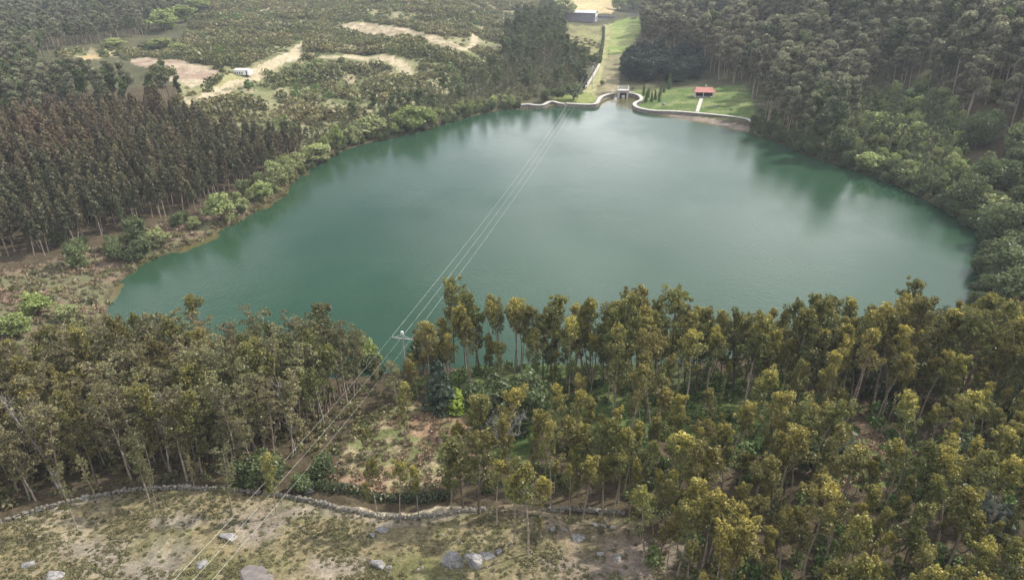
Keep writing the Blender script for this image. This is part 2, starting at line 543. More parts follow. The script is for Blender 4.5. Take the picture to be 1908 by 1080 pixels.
def bare_thin(H):
    tr = MB(); f = skeleton_trunk(tr, H, .13, 1.6)
    for i in range(13):
        q = rng.uniform(.35, .98); az = rng.uniform(0, 6.28)
        p = limb(tr, f(q), (math.cos(az), math.sin(az), rng.uniform(.5, 1.3)), rng.uniform(1.0, 2.6) * (1.2 - q), .04, up=.3)
        for j in (2, 3, 4):
            d = rng.normal(size=3); d[2] = abs(d[2]) + .3
            limb(tr, p[j], d, rng.uniform(.4, .9), .018, n=3)
    return tr
def MB_dummy():
    cr = MB()
    for k in range(14):
        tuft(cr, 7, (rng.normal()*.9, rng.normal()*.9, rng.uniform(6, 11)), (.4, .4, .3), .2, .3)
    return cr
def bush(W=2.0, H=1.3, n=90, size=.3, lobes=5):
    cr = MB()
    for i in range(lobes):
        a = rng.uniform(0, 6.28); r = rng.uniform(0, .3) * W
        rr = rng.uniform(.25, .42) * W
        P, v = puff(n // lobes, (math.cos(a)*r, math.sin(a)*r, H*.35), (rr, rr, H * rng.uniform(.4, .62)))
        k = P[:, 2] > -.1
        cr.leaves(P[k], size, np.clip(.3*v[k, 2] + rng.random(k.sum())*.4, 0, 1), 0, .3, 1.5, v[k]*.8)
    return cr
def blades(W=.8, H=.5, n=26):
    """a low tussock of bent blades"""
    cr = MB()
    for i in range(n):
        a = rng.uniform(0, 6.28); r = rng.uniform(0, .25) * W
        p = np.array([math.cos(a)*r, math.sin(a)*r, -.05])
        d = np.array([math.cos(a), math.sin(a), 0]) * rng.uniform(.1, .5) * W
        t = np.array([-math.sin(a), math.cos(a), 0]) * .045
        h = H * rng.uniform(.5, 1)
        cr.add([p-t, p+t, p+d*.5+t*.8+(0,0,h*.7), p+d*.5-t*.8+(0,0,h*.7), p+d+(0,0,h*.8)], [(0,1,2,3),(3,2,4,4)][:1], rng.random())
    return cr

def joined(tr, cr):
    mb = MB()
    if tr is not None and tr.n:
        mb.v += tr.v; mb.f += tr.f; mb.g += tr.g; mb.m += [0]*len(tr.f); mb.n = tr.n
    mb.v += cr.v; mb.f += [tuple(i + mb.n for i in q) for q in cr.f]; mb.g += cr.g; mb.m += [1]*len(cr.f); mb.n += cr.n
    return mb
LIB = {}
SRC = {}
def kind(name, fn, nvar, leaf, bark, H, part='crown'):
    LIB[name] = []
    c = bpy.data.collections.new('src_' + name)
    for i in range(nvar):
        r = fn()
        if isinstance(r, tuple):
            tr, cr = r
            LIB[name].append((tr.mesh(name + '_trunk', [M[bark]], True), cr.mesh(name + '_crown', [M[leaf]]), H))
            me = joined(tr, cr).mesh(name + '_whole', [M[bark], M[leaf]])
        else:
            me = r.mesh(name + '_whole', [M[leaf]])
            LIB[name].append((None, me, H))
        c.objects.link(bpy.data.objects.new(name + '_source', me))
    SRC[name] = (c, nvar)
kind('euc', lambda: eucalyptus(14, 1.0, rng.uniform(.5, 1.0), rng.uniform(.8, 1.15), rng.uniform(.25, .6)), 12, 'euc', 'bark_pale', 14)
kind('eucdark', lambda: eucalyptus(15, .45, 1.2, 1.15, .25), 5, 'euc', 'bark_dark', 15)
kind('shore', lambda: eucalyptus(15, .5, .8, 1.25, .3), 5, 'shore', 'bark_pale', 15)
kind('bigbroad', lambda: broadleaf(12, 8, 1.2, .42, .1, 34), 5, 'broad', 'bark_dark', 12)
kind('wood', lambda: woodland(14, rng.uniform(.5, .95)), 10, 'wood', 'bark_pale', 14)
kind('plant', lambda: plantation(13), 6, 'plant', 'bark_pale', 13)
kind('gum', lambda: gum(20), 7, 'gum', 'bark_pale', 20)
kind('gumdark', lambda: gum(18, 1.1), 4, 'broad', 'bark_dark', 18)
kind('snag', lambda: (bare_thin(11), MB_dummy()), 4, 'wood', 'bark_grey', 11)
kind('broad', lambda: broadleaf(8, 6), 6, 'broad', 'bark_dark', 8)
kind('bright', lambda: broadleaf(8, 5.5, 1.0, .36, .05), 4, 'bright', 'bark_dark', 8)
kind('conif', lambda: broadleaf(12, 7.5, 1.3, .42, .03, 36), 4, 'conif', 'bark_dark', 12)
kind('poplar', lambda: cone_tree(8, 2.7, .7, .3, .4), 3, 'under', 'bark_dark', 8)
kind('bluec', lambda: cone_tree(9, 6.0, 1.3, .42), 2, 'blue', 'bark_dark', 9)
kind('gorse', lambda: bush(2.6, 1.5, 95, .34), 6, 'gorse', None, 1.5)
kind('underb', lambda: bush(2.6, 1.7, 130, .32), 6, 'under', None, 1.7)
kind('tuftb', lambda: bush(.9, .34, 60, .13, 4), 6, 'heather', None, .5)
kind('brackb', lambda: bush(1.3, .55, 60, .2), 5, 'brack', None, .6)
kind('silverb', lambda: bush(3.0, 3.0, 260, .3, 9), 3, 'silver', None, 3)

def stuff(name, label, cat, kname, X, Y, Z, rz, scl, zt, tilt=.06):
    """many alike plants as one countless mass: points that carry turned, scaled copies"""
    n = len(X)
    me = bpy.data.meshes.new(name)
    me.vertices.add(n)
    me.vertices.foreach_set('co', np.stack([X, Y, Z], 1).astype(np.float32).ravel())
    c, nv = SRC[kname]
    a = me.attributes.new('rot', 'FLOAT_VECTOR', 'POINT')
    a.data.foreach_set('vector', np.stack([rng.normal(size=n)*tilt, rng.normal(size=n)*tilt, rz], 1).astype(np.float32).ravel())
    scl = np.asarray(scl, float)
    if scl.ndim == 1: scl = np.stack([scl, scl, scl * rng.uniform(.88, 1.14, n)], 1)
    a = me.attributes.new('scl', 'FLOAT_VECTOR', 'POINT'); a.data.foreach_set('vector', scl.astype(np.float32).ravel())
    a = me.attributes.new('idx', 'INT', 'POINT'); a.data.foreach_set('value', rng.integers(0, nv, n).astype(np.int32))
    a = me.attributes.new('zt', 'FLOAT', 'POINT'); a.data.foreach_set('value', np.asarray(zt, np.float32))
    o = link(name, me)
    tag(o, label, cat, None, 'stuff')
    ng = bpy.data.node_groups.new(name + '_nodes', 'GeometryNodeTree')
    ng.interface.new_socket('Geometry', in_out='INPUT', socket_type='NodeSocketGeometry')
    ng.interface.new_socket('Geometry', in_out='OUTPUT', socket_type='NodeSocketGeometry')
    N, L = ng.nodes, ng.links
    gi, go = N.new('NodeGroupInput'), N.new('NodeGroupOutput')
    ci = N.new('GeometryNodeCollectionInfo'); ci.inputs['Collection'].default_value = c
    ci.inputs['Separate Children'].default_value = True; ci.inputs['Reset Children'].default_value = True
    iop = N.new('GeometryNodeInstanceOnPoints'); iop.inputs['Pick Instance'].default_value = True
    def na(nm, t):
        q = N.new('GeometryNodeInputNamedAttribute'); q.data_type = t; q.inputs['Name'].default_value = nm
        return q.outputs['Attribute']
    e2r = N.new('FunctionNodeEulerToRotation')
    L.new(na('rot', 'FLOAT_VECTOR'), e2r.inputs[0])
    L.new(gi.outputs[0], iop.inputs['Points']); L.new(ci.outputs[0], iop.inputs['Instance'])
    L.new(e2r.outputs[0], iop.inputs['Rotation']); L.new(na('scl', 'FLOAT_VECTOR'), iop.inputs['Scale'])
    L.new(na('idx', 'INT'), iop.inputs['Instance Index'])
    L.new(iop.outputs[0], go.inputs[0])
    mod = o.modifiers.new('scatter', 'NODES'); mod.node_group = ng
    return o
def tree(name, label, cat, kname, x, y, z, s, zt=0.3, group=None, var=None, rz=None, lean=.04, sxy=None):
    tme, cme, H = LIB[kname][int(rng.integers(len(LIB[kname]))) if var is None else var]
    rz = rng.uniform(0, 6.28) if rz is None else rz
    sx = s if sxy is None else sxy
    if tme is None:
        o = link(name, cme, None, (x, y, z)); tag(o, label, cat, group)
    else:
        o = thing(name, label, cat, (x, y, z), rz, group)
        a = link('trunk', tme, o); b = link('crown', cme, o)
        a['zt'] = float(zt); b['zt'] = float(zt)
    o['zt'] = float(zt)
    o.rotation_euler = (rng.normal() * lean, rng.normal() * lean, rz)
    o.scale = (sx, sx, s)
    return o
# ------------------------------------------------------------------ ground
def grid_px():
    vs = list(range(2300, 1140, -40)) + [v * 1.0 for v in np.arange(1140, -40, -2.6)] + [-48, -56, -64, -72, -80, -88, -94, -99, -103]
    ys = [float(flat(954, v)[1]) for v in vs]
    ys = [ys[0] - 60, ys[0] - 30] + ys
    OY = -60.0
    tt = np.concatenate([np.linspace(-2.2, -.86, 30)[:-1], np.linspace(-.86, .86, 620), np.linspace(.86, 2.2, 30)[1:]])
    Y = np.repeat(np.array(ys)[:, None], len(tt), 1)
    X = (Y - OY) * tt[None, :]
    return X, Y
GX, GY = grid_px()
nr, nc = GX.shape
fx, fy = GX.ravel(), GY.ravel()
SD = sdf(fx, fy)
GZ = height(fx, fy, SD)
GU, GV, GD = project(fx, fy, GZ)
GU = np.where(fy < 5, -9999, GU)

WALL_PX = [(-60,996),(0,976),(50,960),(100,944),(150,932),(200,922),(250,914),(300,911),(350,911),(400,912),(440,915),(480,918),(520,923),
           (560,931),(600,940),(640,951),(690,961),(740,966),(790,965),(830,960),(870,953),(910,951)]
WALL2_PX = [(1025,952),(1060,950),(1100,952),(1140,956),(1165,958)]
P_FORE = [(p[0], p[1]) for p in WALL_PX] + [(1000,962),(1060,955),(1165,962),(1200,1000),(1290,1010),(1300,1100),(1240,1400),(600,2200),(-700,2200),(-700,1250),(-200,1020)]
P_PATH = [(590,930),(640,938),(700,949),(760,956),(830,950),(900,941),(1000,943),(1040,948),(1040,958),(940,960),(860,958),(790,970),(690,965),(640,955)]
P_BRACK = [(600,905),(625,870),(650,820),(690,775),(750,748),(820,752),(862,785),(905,815),(900,850),(860,890),(810,905),(740,912),(680,915)]
P_BRACK2 = [(1700,680),(1740,665),(1800,672),(1815,700),(1790,735),(1740,745),(1705,735)]
P_BRACK3 = [(1560,800),(1600,785),(1690,785),(1680,812),(1600,822)]
P_LBANK = [(-400,700),(-400,520),(0,505),(60,492),(150,470),(250,430),(330,410),(400,400),(440,395),(560,318),(590,300),(560,350),(420,440),(240,520),(205,600),(230,660),(160,680),(0,690)]
P_PLOUGH = [(232,112),(270,107),(330,112),(380,122),(412,131),(400,146),(372,150),(330,146),(290,132),(255,122)]
P_SAND1 = [(290,138),(330,146),(372,150),(400,146),(385,156),(350,163),(330,156)]
P_GRASSY = [(345,178),(360,168),(400,158),(420,140),(445,136),(480,140),(455,152),(400,168)]
P_SAND2 = [(333,180),(365,182),(400,168),(455,150),(475,146),(462,162),(430,176),(392,202),(360,196),(340,188)]
P_TRK1 = [(466,146),(492,124),(520,108),(532,99),(552,97),(566,102),(572,108),(545,113),(522,122),(494,138)]
P_SLAB = [(498,152),(528,130),(554,124),(548,134),(520,148),(502,156)]
P_SCAR = [(636,46),(660,41),(700,44),(745,50),(790,61),(835,76),(872,92),(850,92),(800,80),(740,70),(690,66),(645,60)]
P_LTRK = [(128,112),(165,102),(225,94),(252,91),(244,99),(185,107),(150,117)]
P_MEAD = [(1139,44),(1150,39),(1194,33),(1192,60),(1181,80),(1166,98),(1135,104),(1131,80)]
P_STRIP = [(1124,46),(1139,44),(1131,104),(1122,140),(1112,172),(1088,186),(1078,180),(1100,156),(1114,125)]
P_DROP = [(1131,104),(1168,98),(1156,130),(1150,170),(1108,176),(1118,150)]
P_LMEAD = [(1042,44),(1122,50),(1118,92),(1104,104),(1072,84),(1040,70)]
P_STUB = [(985,-20),(1165,-20),(1150,18),(1138,26),(1115,26),(1062,22),(1045,10)]
P_LAWNR = [(1196,203),(1180,186),(1180,170),(1250,164),(1390,160),(1405,190),(1406,224),(1350,217),(1290,210),(1230,206)]
P_LAWNL = [(1010,192),(1040,176),(1090,172),(1118,178),(1112,190),(1085,196),(1040,196)]
P_HOLL1 = [(1630,186),(1670,166),(1740,166),(1740,190),(1690,196)]
P_HOLL2 = [(1790,214),(1850,205),(1870,245),(1815,256)]
P_GREEN1 = [(850,640),(1180,660),(1300,690),(1560,740),(1500,860),(1300,820),(1010,800),(980,870),(900,860),(870,760)]
P_GREEN2 = [(1540,830),(1640,800),(1720,850),(1700,900),(1560,910)]
P_HEATH = [(330,-40),(1010,-40),(1060,40),(950,130),(850,170),(770,202),(700,220),(640,246),(560,272),(470,300),(400,275),(345,245),(330,200),(335,175),(330,150),(220,105),(120,120),(100,100),(250,88),(340,80),(360,30)]
TRK = [([(466,145),(480,136),(495,126),(520,112),(550,101)], 8.0), ([(566,104),(600,107),(640,106),(700,107),(735,112),(752,124),(756,134)], 7.5), ([(545,99),(556,86),(572,76)], 5.0), ([(470,144),(440,152),(400,166),(372,186),(352,196)], 3.5),
       ([(430,30),(480,22),(560,12),(620,4)], 4.0), ([(860,92),(885,78),(883,64)], 4.0)]
TRKW = [(hits(p), w) for p, w in TRK]
ROADW = hits([(1118,34),(1150,33),(1200,24),(1262,10),(1300,4)])

nu = GU + 9 * (fbm(fx*.35, fy*.35, 60, 3) - .5) * np.clip(120 / GD, .35, 2.2) * 2
nv = GV + 9 * (fbm(fx*.35, fy*.35, 64, 3) - .5) * np.clip(120 / GD, .2, 2.2) * 2
def C(*c): return np.array(c, float)
col = np.tile(C(.070, .056, .036), (len(fx), 1))
cls = np.zeros(len(fx), int)
NAMES = [('forest_floor', 'dark leaf strewn forest floor under the woods around the lake', 'ground')]
nz1 = fbm(fx/6., fy/6., 70, 4)[:, None]; nz2 = fbm(fx/1.7, fy/1.7, 75, 3)[:, None]; nz3 = fbm(fx/25., fy/25., 79, 3)[:, None]
def lerp(a, b, t): return a * (1 - t) + b * t
def ss(a, b, x): return sstep(a, b, x)
far_green = (GD > 300)[:, None]
col = np.where(far_green, C(.075, .075, .042), col)
def region(poly, c, name=None, label=None, cat='ground', mask=None):
    m = inpoly(nu, nv, poly) if mask is None else mask
    m = m & (SD > 0)
    cc = c if c.ndim == 2 else np.tile(c, (len(fx), 1))
    col[m] = cc[m]
    if name:
        if name not in [n[0] for n in NAMES]: NAMES.append((name, label, cat))
        cls[m] = [n[0] for n in NAMES].index(name)
heath = lerp(C(.10,.115,.05), C(.19,.19,.10), ss(.40, .62, nz3))
heath = lerp(heath, C(.30,.25,.17), .7 * ss(.56, .7, nz1))
region(P_HEATH, heath, 'heath_hillside', 'scrub covered hillside of heath and gorse above the far left shore')
region(P_LBANK, lerp(C(.15,.11,.08), C(.11,.11,.06), ss(.36, .56, nz1)), 'bracken_bank', 'reddish brown bracken bank between the plantation and the lake')
green = lerp(C(.055,.085,.028), C(.10,.12,.045), ss(.4, .65, nz1))
region(P_GREEN1, green); region(P_GREEN2, lerp(green, C(.15,.17,.07), .5))
br = lerp(C(.22,.145,.095), C(.13,.14,.06), ss(.40, .56, nz1))
br = lerp(br, C(.27,.21,.145), .6 * ss(.55, .7, nz2))
region(P_BRACK, br, 'bracken_clearing', 'orange brown bracken clearing in the near woods, right of the power lines')
region(P_BRACK2, br); region(P_BRACK3, br)
straw = lerp(C(.215,.175,.10), C(.125,.12,.05), ss(.42, .60, nz1 * .6 + nz2 * .4))
straw = lerp(straw, C(.285,.235,.17), .85 * ss(.54, .66, nz3 * .45 + nz1 * .35 + nz2 * .2))
straw = lerp(straw, C(.25,.21,.185), (.7 * ss(.52, .62, fbm(fx/9., fy/5., 90, 4)[:, None])) * ss(900, 1000, GV[:, None] + 60 * (nz3 - .5)))
pink = ss(800, 1150, GU[:, None]) * .55
straw = lerp(straw, lerp(C(.27,.20,.16), C(.14,.105,.08), ss(.4, .6, nz2)), pink)
region(P_FORE, straw, 'stony_slope', 'pale stony grass slope in the foreground below the drystone wall')
region(P_PATH, lerp(lerp(C(.36,.31,.22), C(.2,.17,.11), ss(.5, .7, nz2)), lerp(C(.22,.18,.12), C(.13,.11,.07), ss(.4, .6, nz2)), ss(850, 950, GU[:, None])), 'sandy_path', 'pale sandy path running behind the drystone wall', 'path')
plough = lerp(C(.25,.185,.14), C(.33,.27,.20), ss(.4, .65, nz1))
region(P_PLOUGH, plough, 'ploughed_plot', 'bare brown ploughed plot on the far left hillside', 'field')
sand = lerp(C(.36,.31,.22), C(.24,.21,.13), ss(.45, .7, nz1))
region(P_SAND1, sand, 'sandy_clearing', 'pale sandy patches beside the track on the far left hillside')
region(P_SAND2, lerp(sand, C(.15,.15,.08), ss(.45, .55, nz1*.5+nz2*.5)), 'sandy_clearing'); region(P_SCAR, lerp(sand, C(.2,.16,.11), ss(.45, .65, nz2)), 'sandy_clearing')
region(P_GRASSY, C(.24,.23,.11))
region(P_LTRK, C(.34,.27,.15), 'dirt_track', 'pale dirt tracks crossing the far left hillside', 'track')
region(P_TRK1, C(.44,.38,.28), 'dirt_track')
for P, w in TRKW:
    region(None, C(.36,.31,.21), 'dirt_track', mask=dist_line(fx, fy, P) < w * .5 + 1.2 * (nz2[:, 0] - .5))
region(P_SLAB, C(.30,.28,.27), 'rock_slab', 'smooth grey rock slab showing through the heath by the track', 'rock')
mead = lerp(C(.17,.235,.07), C(.23,.25,.10), ss(.45, .6, fbm(fx/30., fy/4., 81, 3)[:, None]))
region(P_MEAD, mead, 'green_meadow', 'bright green meadow beyond the gatehouse, left of the tall woods', 'meadow')
region(P_LMEAD, lerp(C(.20,.20,.09), C(.14,.13,.07), ss(.5, .62, nz1)), 'rough_pasture', 'rough olive pasture in front of the long grey shed', 'meadow')
region(P_STRIP, lerp(C(.31,.30,.15), C(.2,.2,.09), ss(.45, .6, nz2)), 'grass_track', 'pale grass track leading from the shed down to the lake', 'track')
region(P_DROP, lerp(C(.22,.19,.12), C(.15,.15,.08), ss(.45, .6, fbm(fx/20., fy/3., 83, 3)[:, None])), 'grass_track')
region(P_STUB, lerp(C(.47,.38,.21), C(.38,.31,.18), ss(.35, .65, fbm(fx/60., fy/5., 85, 2)[:, None])), 'stubble_field', 'pale yellow stubble field behind the long grey shed', 'field')
lawn = lerp(C(.085,.13,.04), C(.15,.175,.07), ss(.48, .62, fbm(fx/9., fy/5., 87, 3)[:, None]))
region(P_LAWNR, lawn, 'lawn', 'green lawns behind the curved lake walls', 'lawn'); region(P_LAWNL, lerp(lawn, C(.24,.26,.09), .5), 'lawn')
region([(1575,230),(1630,180),(1740,172),(1785,215),(1790,330),(1740,372),(1660,336),(1590,305)], lerp(C(.10,.14,.05), C(.14,.16,.06), ss(.45, .6, nz1)), 'forest_glade', 'dark green glades hidden in the right hand woods')
region(P_HOLL1, C(.06,.10,.045), 'forest_glade', 'dark green glades hidden in the right hand woods'); region(P_HOLL2, C(.07,.12,.045), 'forest_glade')
region(None, C(.13,.13,.135), 'road', 'grey asphalt road passing behind the green meadow', 'road', mask=dist_line(fx, fy, ROADW) < 4.5)
mudm = (fx > 20) & (fy > 280) & (fx < 128) & (SD > 0) & (SD < 7) & ~inpoly(GU, GV, P_LAWNR) & (GV > 178) & (GU > 1112)
region(None, lerp(C(.20,.165,.135), C(.15,.13,.11), ss(.4, .65, nz1)), 'muddy_beach', 'brown drawdown mud below the right hand lake wall', 'beach', mask=mudm)
lowbank = (SD > 0) & (SD < 1.0) & ~mudm
col[lowbank] = lerp(col, C(.06,.047,.03), .8)[lowbank]
bedm = SD <= 0
col[bedm] = C(.10, .085, .05)
NAMES.append(('lake_bed', 'brown mud of the lake bed', 'lake bed')); cls[bedm] = len(NAMES) - 1
fore_ = inpoly(nu, nv, P_FORE)
col[fore_] *= np.array([.84, .87, .88])
col *= (0.82 + .36 * nz2)

def ground_mat():
    g = NG('ground')
    p = g.pos()
    c = g.attr('col').outputs['Color']
    n1 = g.noise(1.1, 5, p, .65); n2 = g.noise(.22, 4, p)
    n3 = g.noise(3.6, 3, p, .7)
    k = g.math('MULTIPLY', g.math('MULTIPLY', g.ramp(n1, .3, .7, .62, 1.36), g.ramp(n2, .3, .7, .85, 1.15)), g.ramp(n3, .32, .68, .66, 1.34))
    c = g.mix(1.0, c, k, 'MULTIPLY')
    return g.out(g.bsdf(c, .95, n1, .9, .35, .1))
M['ground'] = ground_mat()
idx = np.arange(nr * nc).reshape(nr, nc)
Q = np.stack([idx[:-1, :-1], idx[:-1, 1:], idx[1:, 1:], idx[1:, :-1]], -1).reshape(-1, 4)
fc = cls[Q[:, 0]].copy()
mx = cls[Q]                       # a face takes the class most of its corners have
fc = np.where((mx[:, 1] == mx[:, 2]) & (mx[:, 1] == mx[:, 3]), mx[:, 1], fc)
def submesh(name, faces, Z, mat, attrs):
    used, inv = np.unique(faces, return_inverse=True)
    inv = inv.reshape(faces.shape)
    me = bpy.data.meshes.new(name)
    nf = len(faces)
    me.vertices.add(len(used)); me.loops.add(nf * 4); me.polygons.add(nf)
    me.vertices.foreach_set('co', np.stack([fx[used], fy[used], Z[used]], 1).astype(np.float32).ravel())
    me.loops.foreach_set('vertex_index', inv.astype(np.int32).ravel())
    me.polygons.foreach_set('loop_start', np.arange(0, nf * 4, 4, dtype=np.int32))
    me.polygons.foreach_set('use_smooth', np.ones(nf, bool))
    me.update(calc_edges=True)
    for nm, (ty, arr) in attrs.items():
        a = me.attributes.new(nm, ty, 'POINT')
        if ty == 'FLOAT_COLOR':
            a.data.foreach_set('color', np.concatenate([arr[used], np.ones((len(used), 1))], 1).astype(np.float32).ravel())
        else: a.data.foreach_set('value', arr[used].astype(np.float32))
    me.materials.append(mat)
    return link(name, me)
for i, (nm, lb, ct) in enumerate(NAMES):
    f = Q[fc == i]
    if len(f): tag(submesh(nm, f, GZ, M['ground'], {'col': ('FLOAT_COLOR', col)}), lb, ct, None, 'structure')

# ------------------------------------------------------------------ water
depth = np.maximum(-SD, 0) * .28
P_SHEL = [(200,560),(215,515),(262,478),(370,436),(466,390),(540,340),(575,312),(578,328),(545,356),(505,388),(445,424),(402,452),(335,484),(270,506),(232,530),(215,560)]
P_SHEL2 = [(1108,202),(1118,178),(1195,176),(1195,200),(1300,222),(1420,246),(1418,258),(1330,240),(1240,226),(1185,212),(1140,207)]
P_SHEL3 = [(948,210),(955,200),(1020,197),(1030,202),(985,212)]
P_SHEL4 = [(-100,700),(0,600),(150,570),(190,600),(180,650)]
nuw = GU + 14 * (fbm(fx*.1, fy*.1, 95, 3) - .5); nvw = GV + 8 * (fbm(fx*.1, fy*.1, 96, 3) - .5)
sh = (inpoly(nuw, nvw, P_SHEL) & (fbm(fx*.045, fy*.045, 98, 2) > .47)) | inpoly(nuw, nvw, P_SHEL2) | inpoly(nuw, nvw, P_SHEL3)
depth = np.where(sh, np.minimum(depth, .12 + .5 * fbm(fx*.3, fy*.3, 97, 3)), depth + .85)
g = NG('lake_water')
p = g.pos()
d = g.attr('depth').outputs['Fac']
mp = g.new('ShaderNodeMapping'); mp.inputs['Scale'].default_value = (1.0, .55, 1.0); g.l.new(p, mp.inputs[0])
ripple = g.math('ADD', g.math('MULTIPLY', g.noise(1.6, 3, mp.outputs[0], .6), g.ramp(g.noise(.025, 3, p), .4, .6, .3, 1.3)), g.math('MULTIPLY', g.noise(.38, 2, mp.outputs[0]), .35))
big = g.noise(.018, 3, p)
deep = g.mix(g.ramp(big, .35, .65), (.016, .047, .025), (.023, .057, .032))
c = g.mix(g.ramp(d, .15, 1.0), (.105, .088, .035), deep)
b = g.new('ShaderNodeBump'); b.inputs['Strength'].default_value = .45; b.inputs['Distance'].default_value = .12
g.l.new(ripple, b.inputs['Height'])
pr = g.new('ShaderNodeBsdfPrincipled')
g.put(pr.inputs['Base Color'], c)
g.put(pr.inputs['Roughness'], g.ramp(g.noise(.02, 4, mp.outputs[0]), .40, .60, .07, .22))
pr.inputs['IOR'].default_value = 1.40
g.l.new(b.outputs[0], pr.inputs['Normal'])
M['water'] = g.out(pr.outputs[0])
wf = Q[(SD[Q] < .6).any(1)]
wo = submesh('lake_water', wf, np.zeros(len(fx)), M['water'], {'depth': ('FLOAT', depth)})
tag(wo, 'calm green lake filling the middle of the valley', 'lake', None, 'structure')

# ------------------------------------------------------------------ built things
M['concrete'] = plain('pale_concrete', (.50,.48,.44), (.33,.31,.28), .7)
M['concrete_dark'] = plain('stained_concrete', (.26,.23,.21), (.15,.13,.12), .5)
M['white'] = plain('white_paint', (.78,.78,.76), (.6,.6,.58), .8, .5)
M['tile'] = plain('red_roof_tiles', (.50,.24,.20), (.38,.17,.14), 1.5)
M['dark'] = plain('shade_and_chassis_dark', (.035,.035,.04))  # near black for shade painted into openings, and for the chassis
g = NG('grey_stone')
n_ = g.noise(1.6, 5, g.obj(), .65); n2_ = g.noise(5.0, 3, g.obj())
vo = g.new('ShaderNodeTexVoronoi', feature='DISTANCE_TO_EDGE'); vo.inputs['Scale'].default_value = .9; g.l.new(g.obj(), vo.inputs['Vector'])
c_ = g.mix(g.ramp(n_, .35, .65), (.15,.145,.15), (.31,.30,.29))
c_ = g.mix(g.ramp(vo.outputs['Distance'], 0, .05, .75, 0), c_, (.06,.055,.055))
c_ = g.mix(g.ramp(n2_, .58, .68, 0, .5), c_, (.36,.35,.30))
M['stone'] = g.out(g.bsdf(c_, .9, n_, .8, .1, .2))
M['lichen'] = plain('lichen_stone', (.24,.225,.195), (.085,.08,.065), 2.6, .9)
M['roofmetal'] = plain('pale_sheet_roof', (.62,.62,.60), (.5,.5,.48), .3, .5)
M['shedwall'] = plain('grey_shed_wall', (.19,.19,.215), (.13,.13,.15), .4)
M['galv'] = plain('galvanised_steel', (.46,.47,.46), (.34,.35,.34), 2, .45, .3)
M['wire'] = plain('bright_aluminium_wire', (.58,.59,.55), None, 1, .35, .35)
M['glass'] = plain('dark_glass', (.05,.06,.07), None, 1, .1)
M['ceram'] = plain('brown_insulator', (.5,.5,.48), None, 1, .3)

def gz(x, y): return float(height(np.array([x]), np.array([y]))[0])
def sweep(P, w, zb, zt, mat, name, parent=None, off=0.0):
    """a band of width w along the line P from height zb to height zt (numbers or lists)"""
    P = np.array(P, float); n = len(P)
    d = np.gradient(P, axis=0); d /= np.linalg.norm(d, axis=1)[:, None] + 1e-9
    nn = np.stack([-d[:, 1], d[:, 0]], 1)
    zb = np.broadcast_to(zb, (n,)); zt = np.broadcast_to(zt, (n,))
    a = P + nn * (w/2 + off); b = P - nn * (w/2 - off)
    V = []
    for i in range(n): V += [(*a[i], zb[i]), (*a[i], zt[i]), (*b[i], zt[i]), (*b[i], zb[i])]
    F = []
    for i in range(n - 1):
        for j in range(4):
            j2 = (j + 1) % 4
            F.append((i*4+j, (i+1)*4+j, (i+1)*4+j2, i*4+j2))
    F += [(0,1,2,3), ((n-1)*4+3, (n-1)*4+2, (n-1)*4+1, (n-1)*4)]
    mb = MB(); mb.add(V, F)
    return mb.build(name, mat, parent)
def resample(P, step):
    P = np.array(P, float)
    s = np.concatenate([[0], np.cumsum(np.linalg.norm(np.diff(P, axis=0), axis=1))])
    q = np.arange(0, s[-1], step)
    return np.stack([np.interp(q, s, P[:, 0]), np.interp(q, s, P[:, 1])], 1)
def smoothline(P, it=2):
    for _ in range(it):
        Qn = [P[0]]
        for i in range(len(P)-1):
            a, b = P[i], P[i+1]
            Qn += [(a[0]*.75+b[0]*.25, a[1]*.75+b[1]*.25), (a[0]*.25+b[0]*.75, a[1]*.25+b[1]*.75)]
        P = Qn + [P[-1]]
    return P
WZ = 1.7
def lake_wall(px, label):
    P = smoothline([tuple(float(c) for c in flat(u, v, WZ)) for u, v in px])
    P = resample(P, 1.5)
    root = thing('retaining_wall', label, 'wall', (0, 0, 0), 0, 'curved walls of the lake dam')
    sweep(P, .8, -1.0, WZ - .25, M['concrete_dark'], 'wall_face', root)
    sweep(P, 1.7, WZ - .25, WZ, M['concrete'], 'coping', root)
lake_wall([(968,195),(985,193),(1000,196),(1014,195),(1022,189),(1032,188),(1042,192),(1055,193)], 'low grey wavy lake wall at the left end of the dam')
lake_wall([(1055,192),(1085,194),(1108,194),(1114,190),(1117,182),(1128,176),(1146,173)], 'pale curved lake wall running left from the gatehouse')
lake_wall([(1172,173),(1188,175),(1195,180),(1196,186),(1186,189),(1181,194),(1186,199),(1200,203),(1222,206),(1250,206),(1290,209),(1350,214.5),(1392,220),(1402,226),(1406,234)], 'long pale lake wall curling right from the gatehouse past the lawn')

# gatehouse
x0, y0 = [float(c) for c in flat(1160, 181, 0)]
rz = math.atan2(-x0, y0) * .5
gh = thing('gatehouse', 'small grey concrete sluice gatehouse with railings at the head of the dam', 'gatehouse', (x0, y0, -.3), rz)
mb = MB(); mb.box((-2.4, 0, 1.9), (1.0, 4.5, 4.4)); mb.box((2.6, 0, 1.9), (.9, 4.5, 4.4)); mb.box((0, 1.6, 1.9), (4.3, 1.2, 4.4)); mb.build('wall', M['concrete'], gh)
MB().box((0, -.1, 4.35), (6.6, 5.2, .5)).build('deck', M['concrete'], gh)
gh.scale = (.86, .86, .86)
MB().box((0, -1.9, 3.6), (4.1, .3, .98)).build('lintel', M['concrete'], gh)
MB().box((0, .4, 1.7), (4.1, .2, 3.6)).build('gate_recess_shade', M['dark'], gh)  # dark sheet paints the shade of the open bay
MB().box((.3, -.6, .9), (1.8, .25, 1.4)).build('sluice_gate', M['white'], gh)
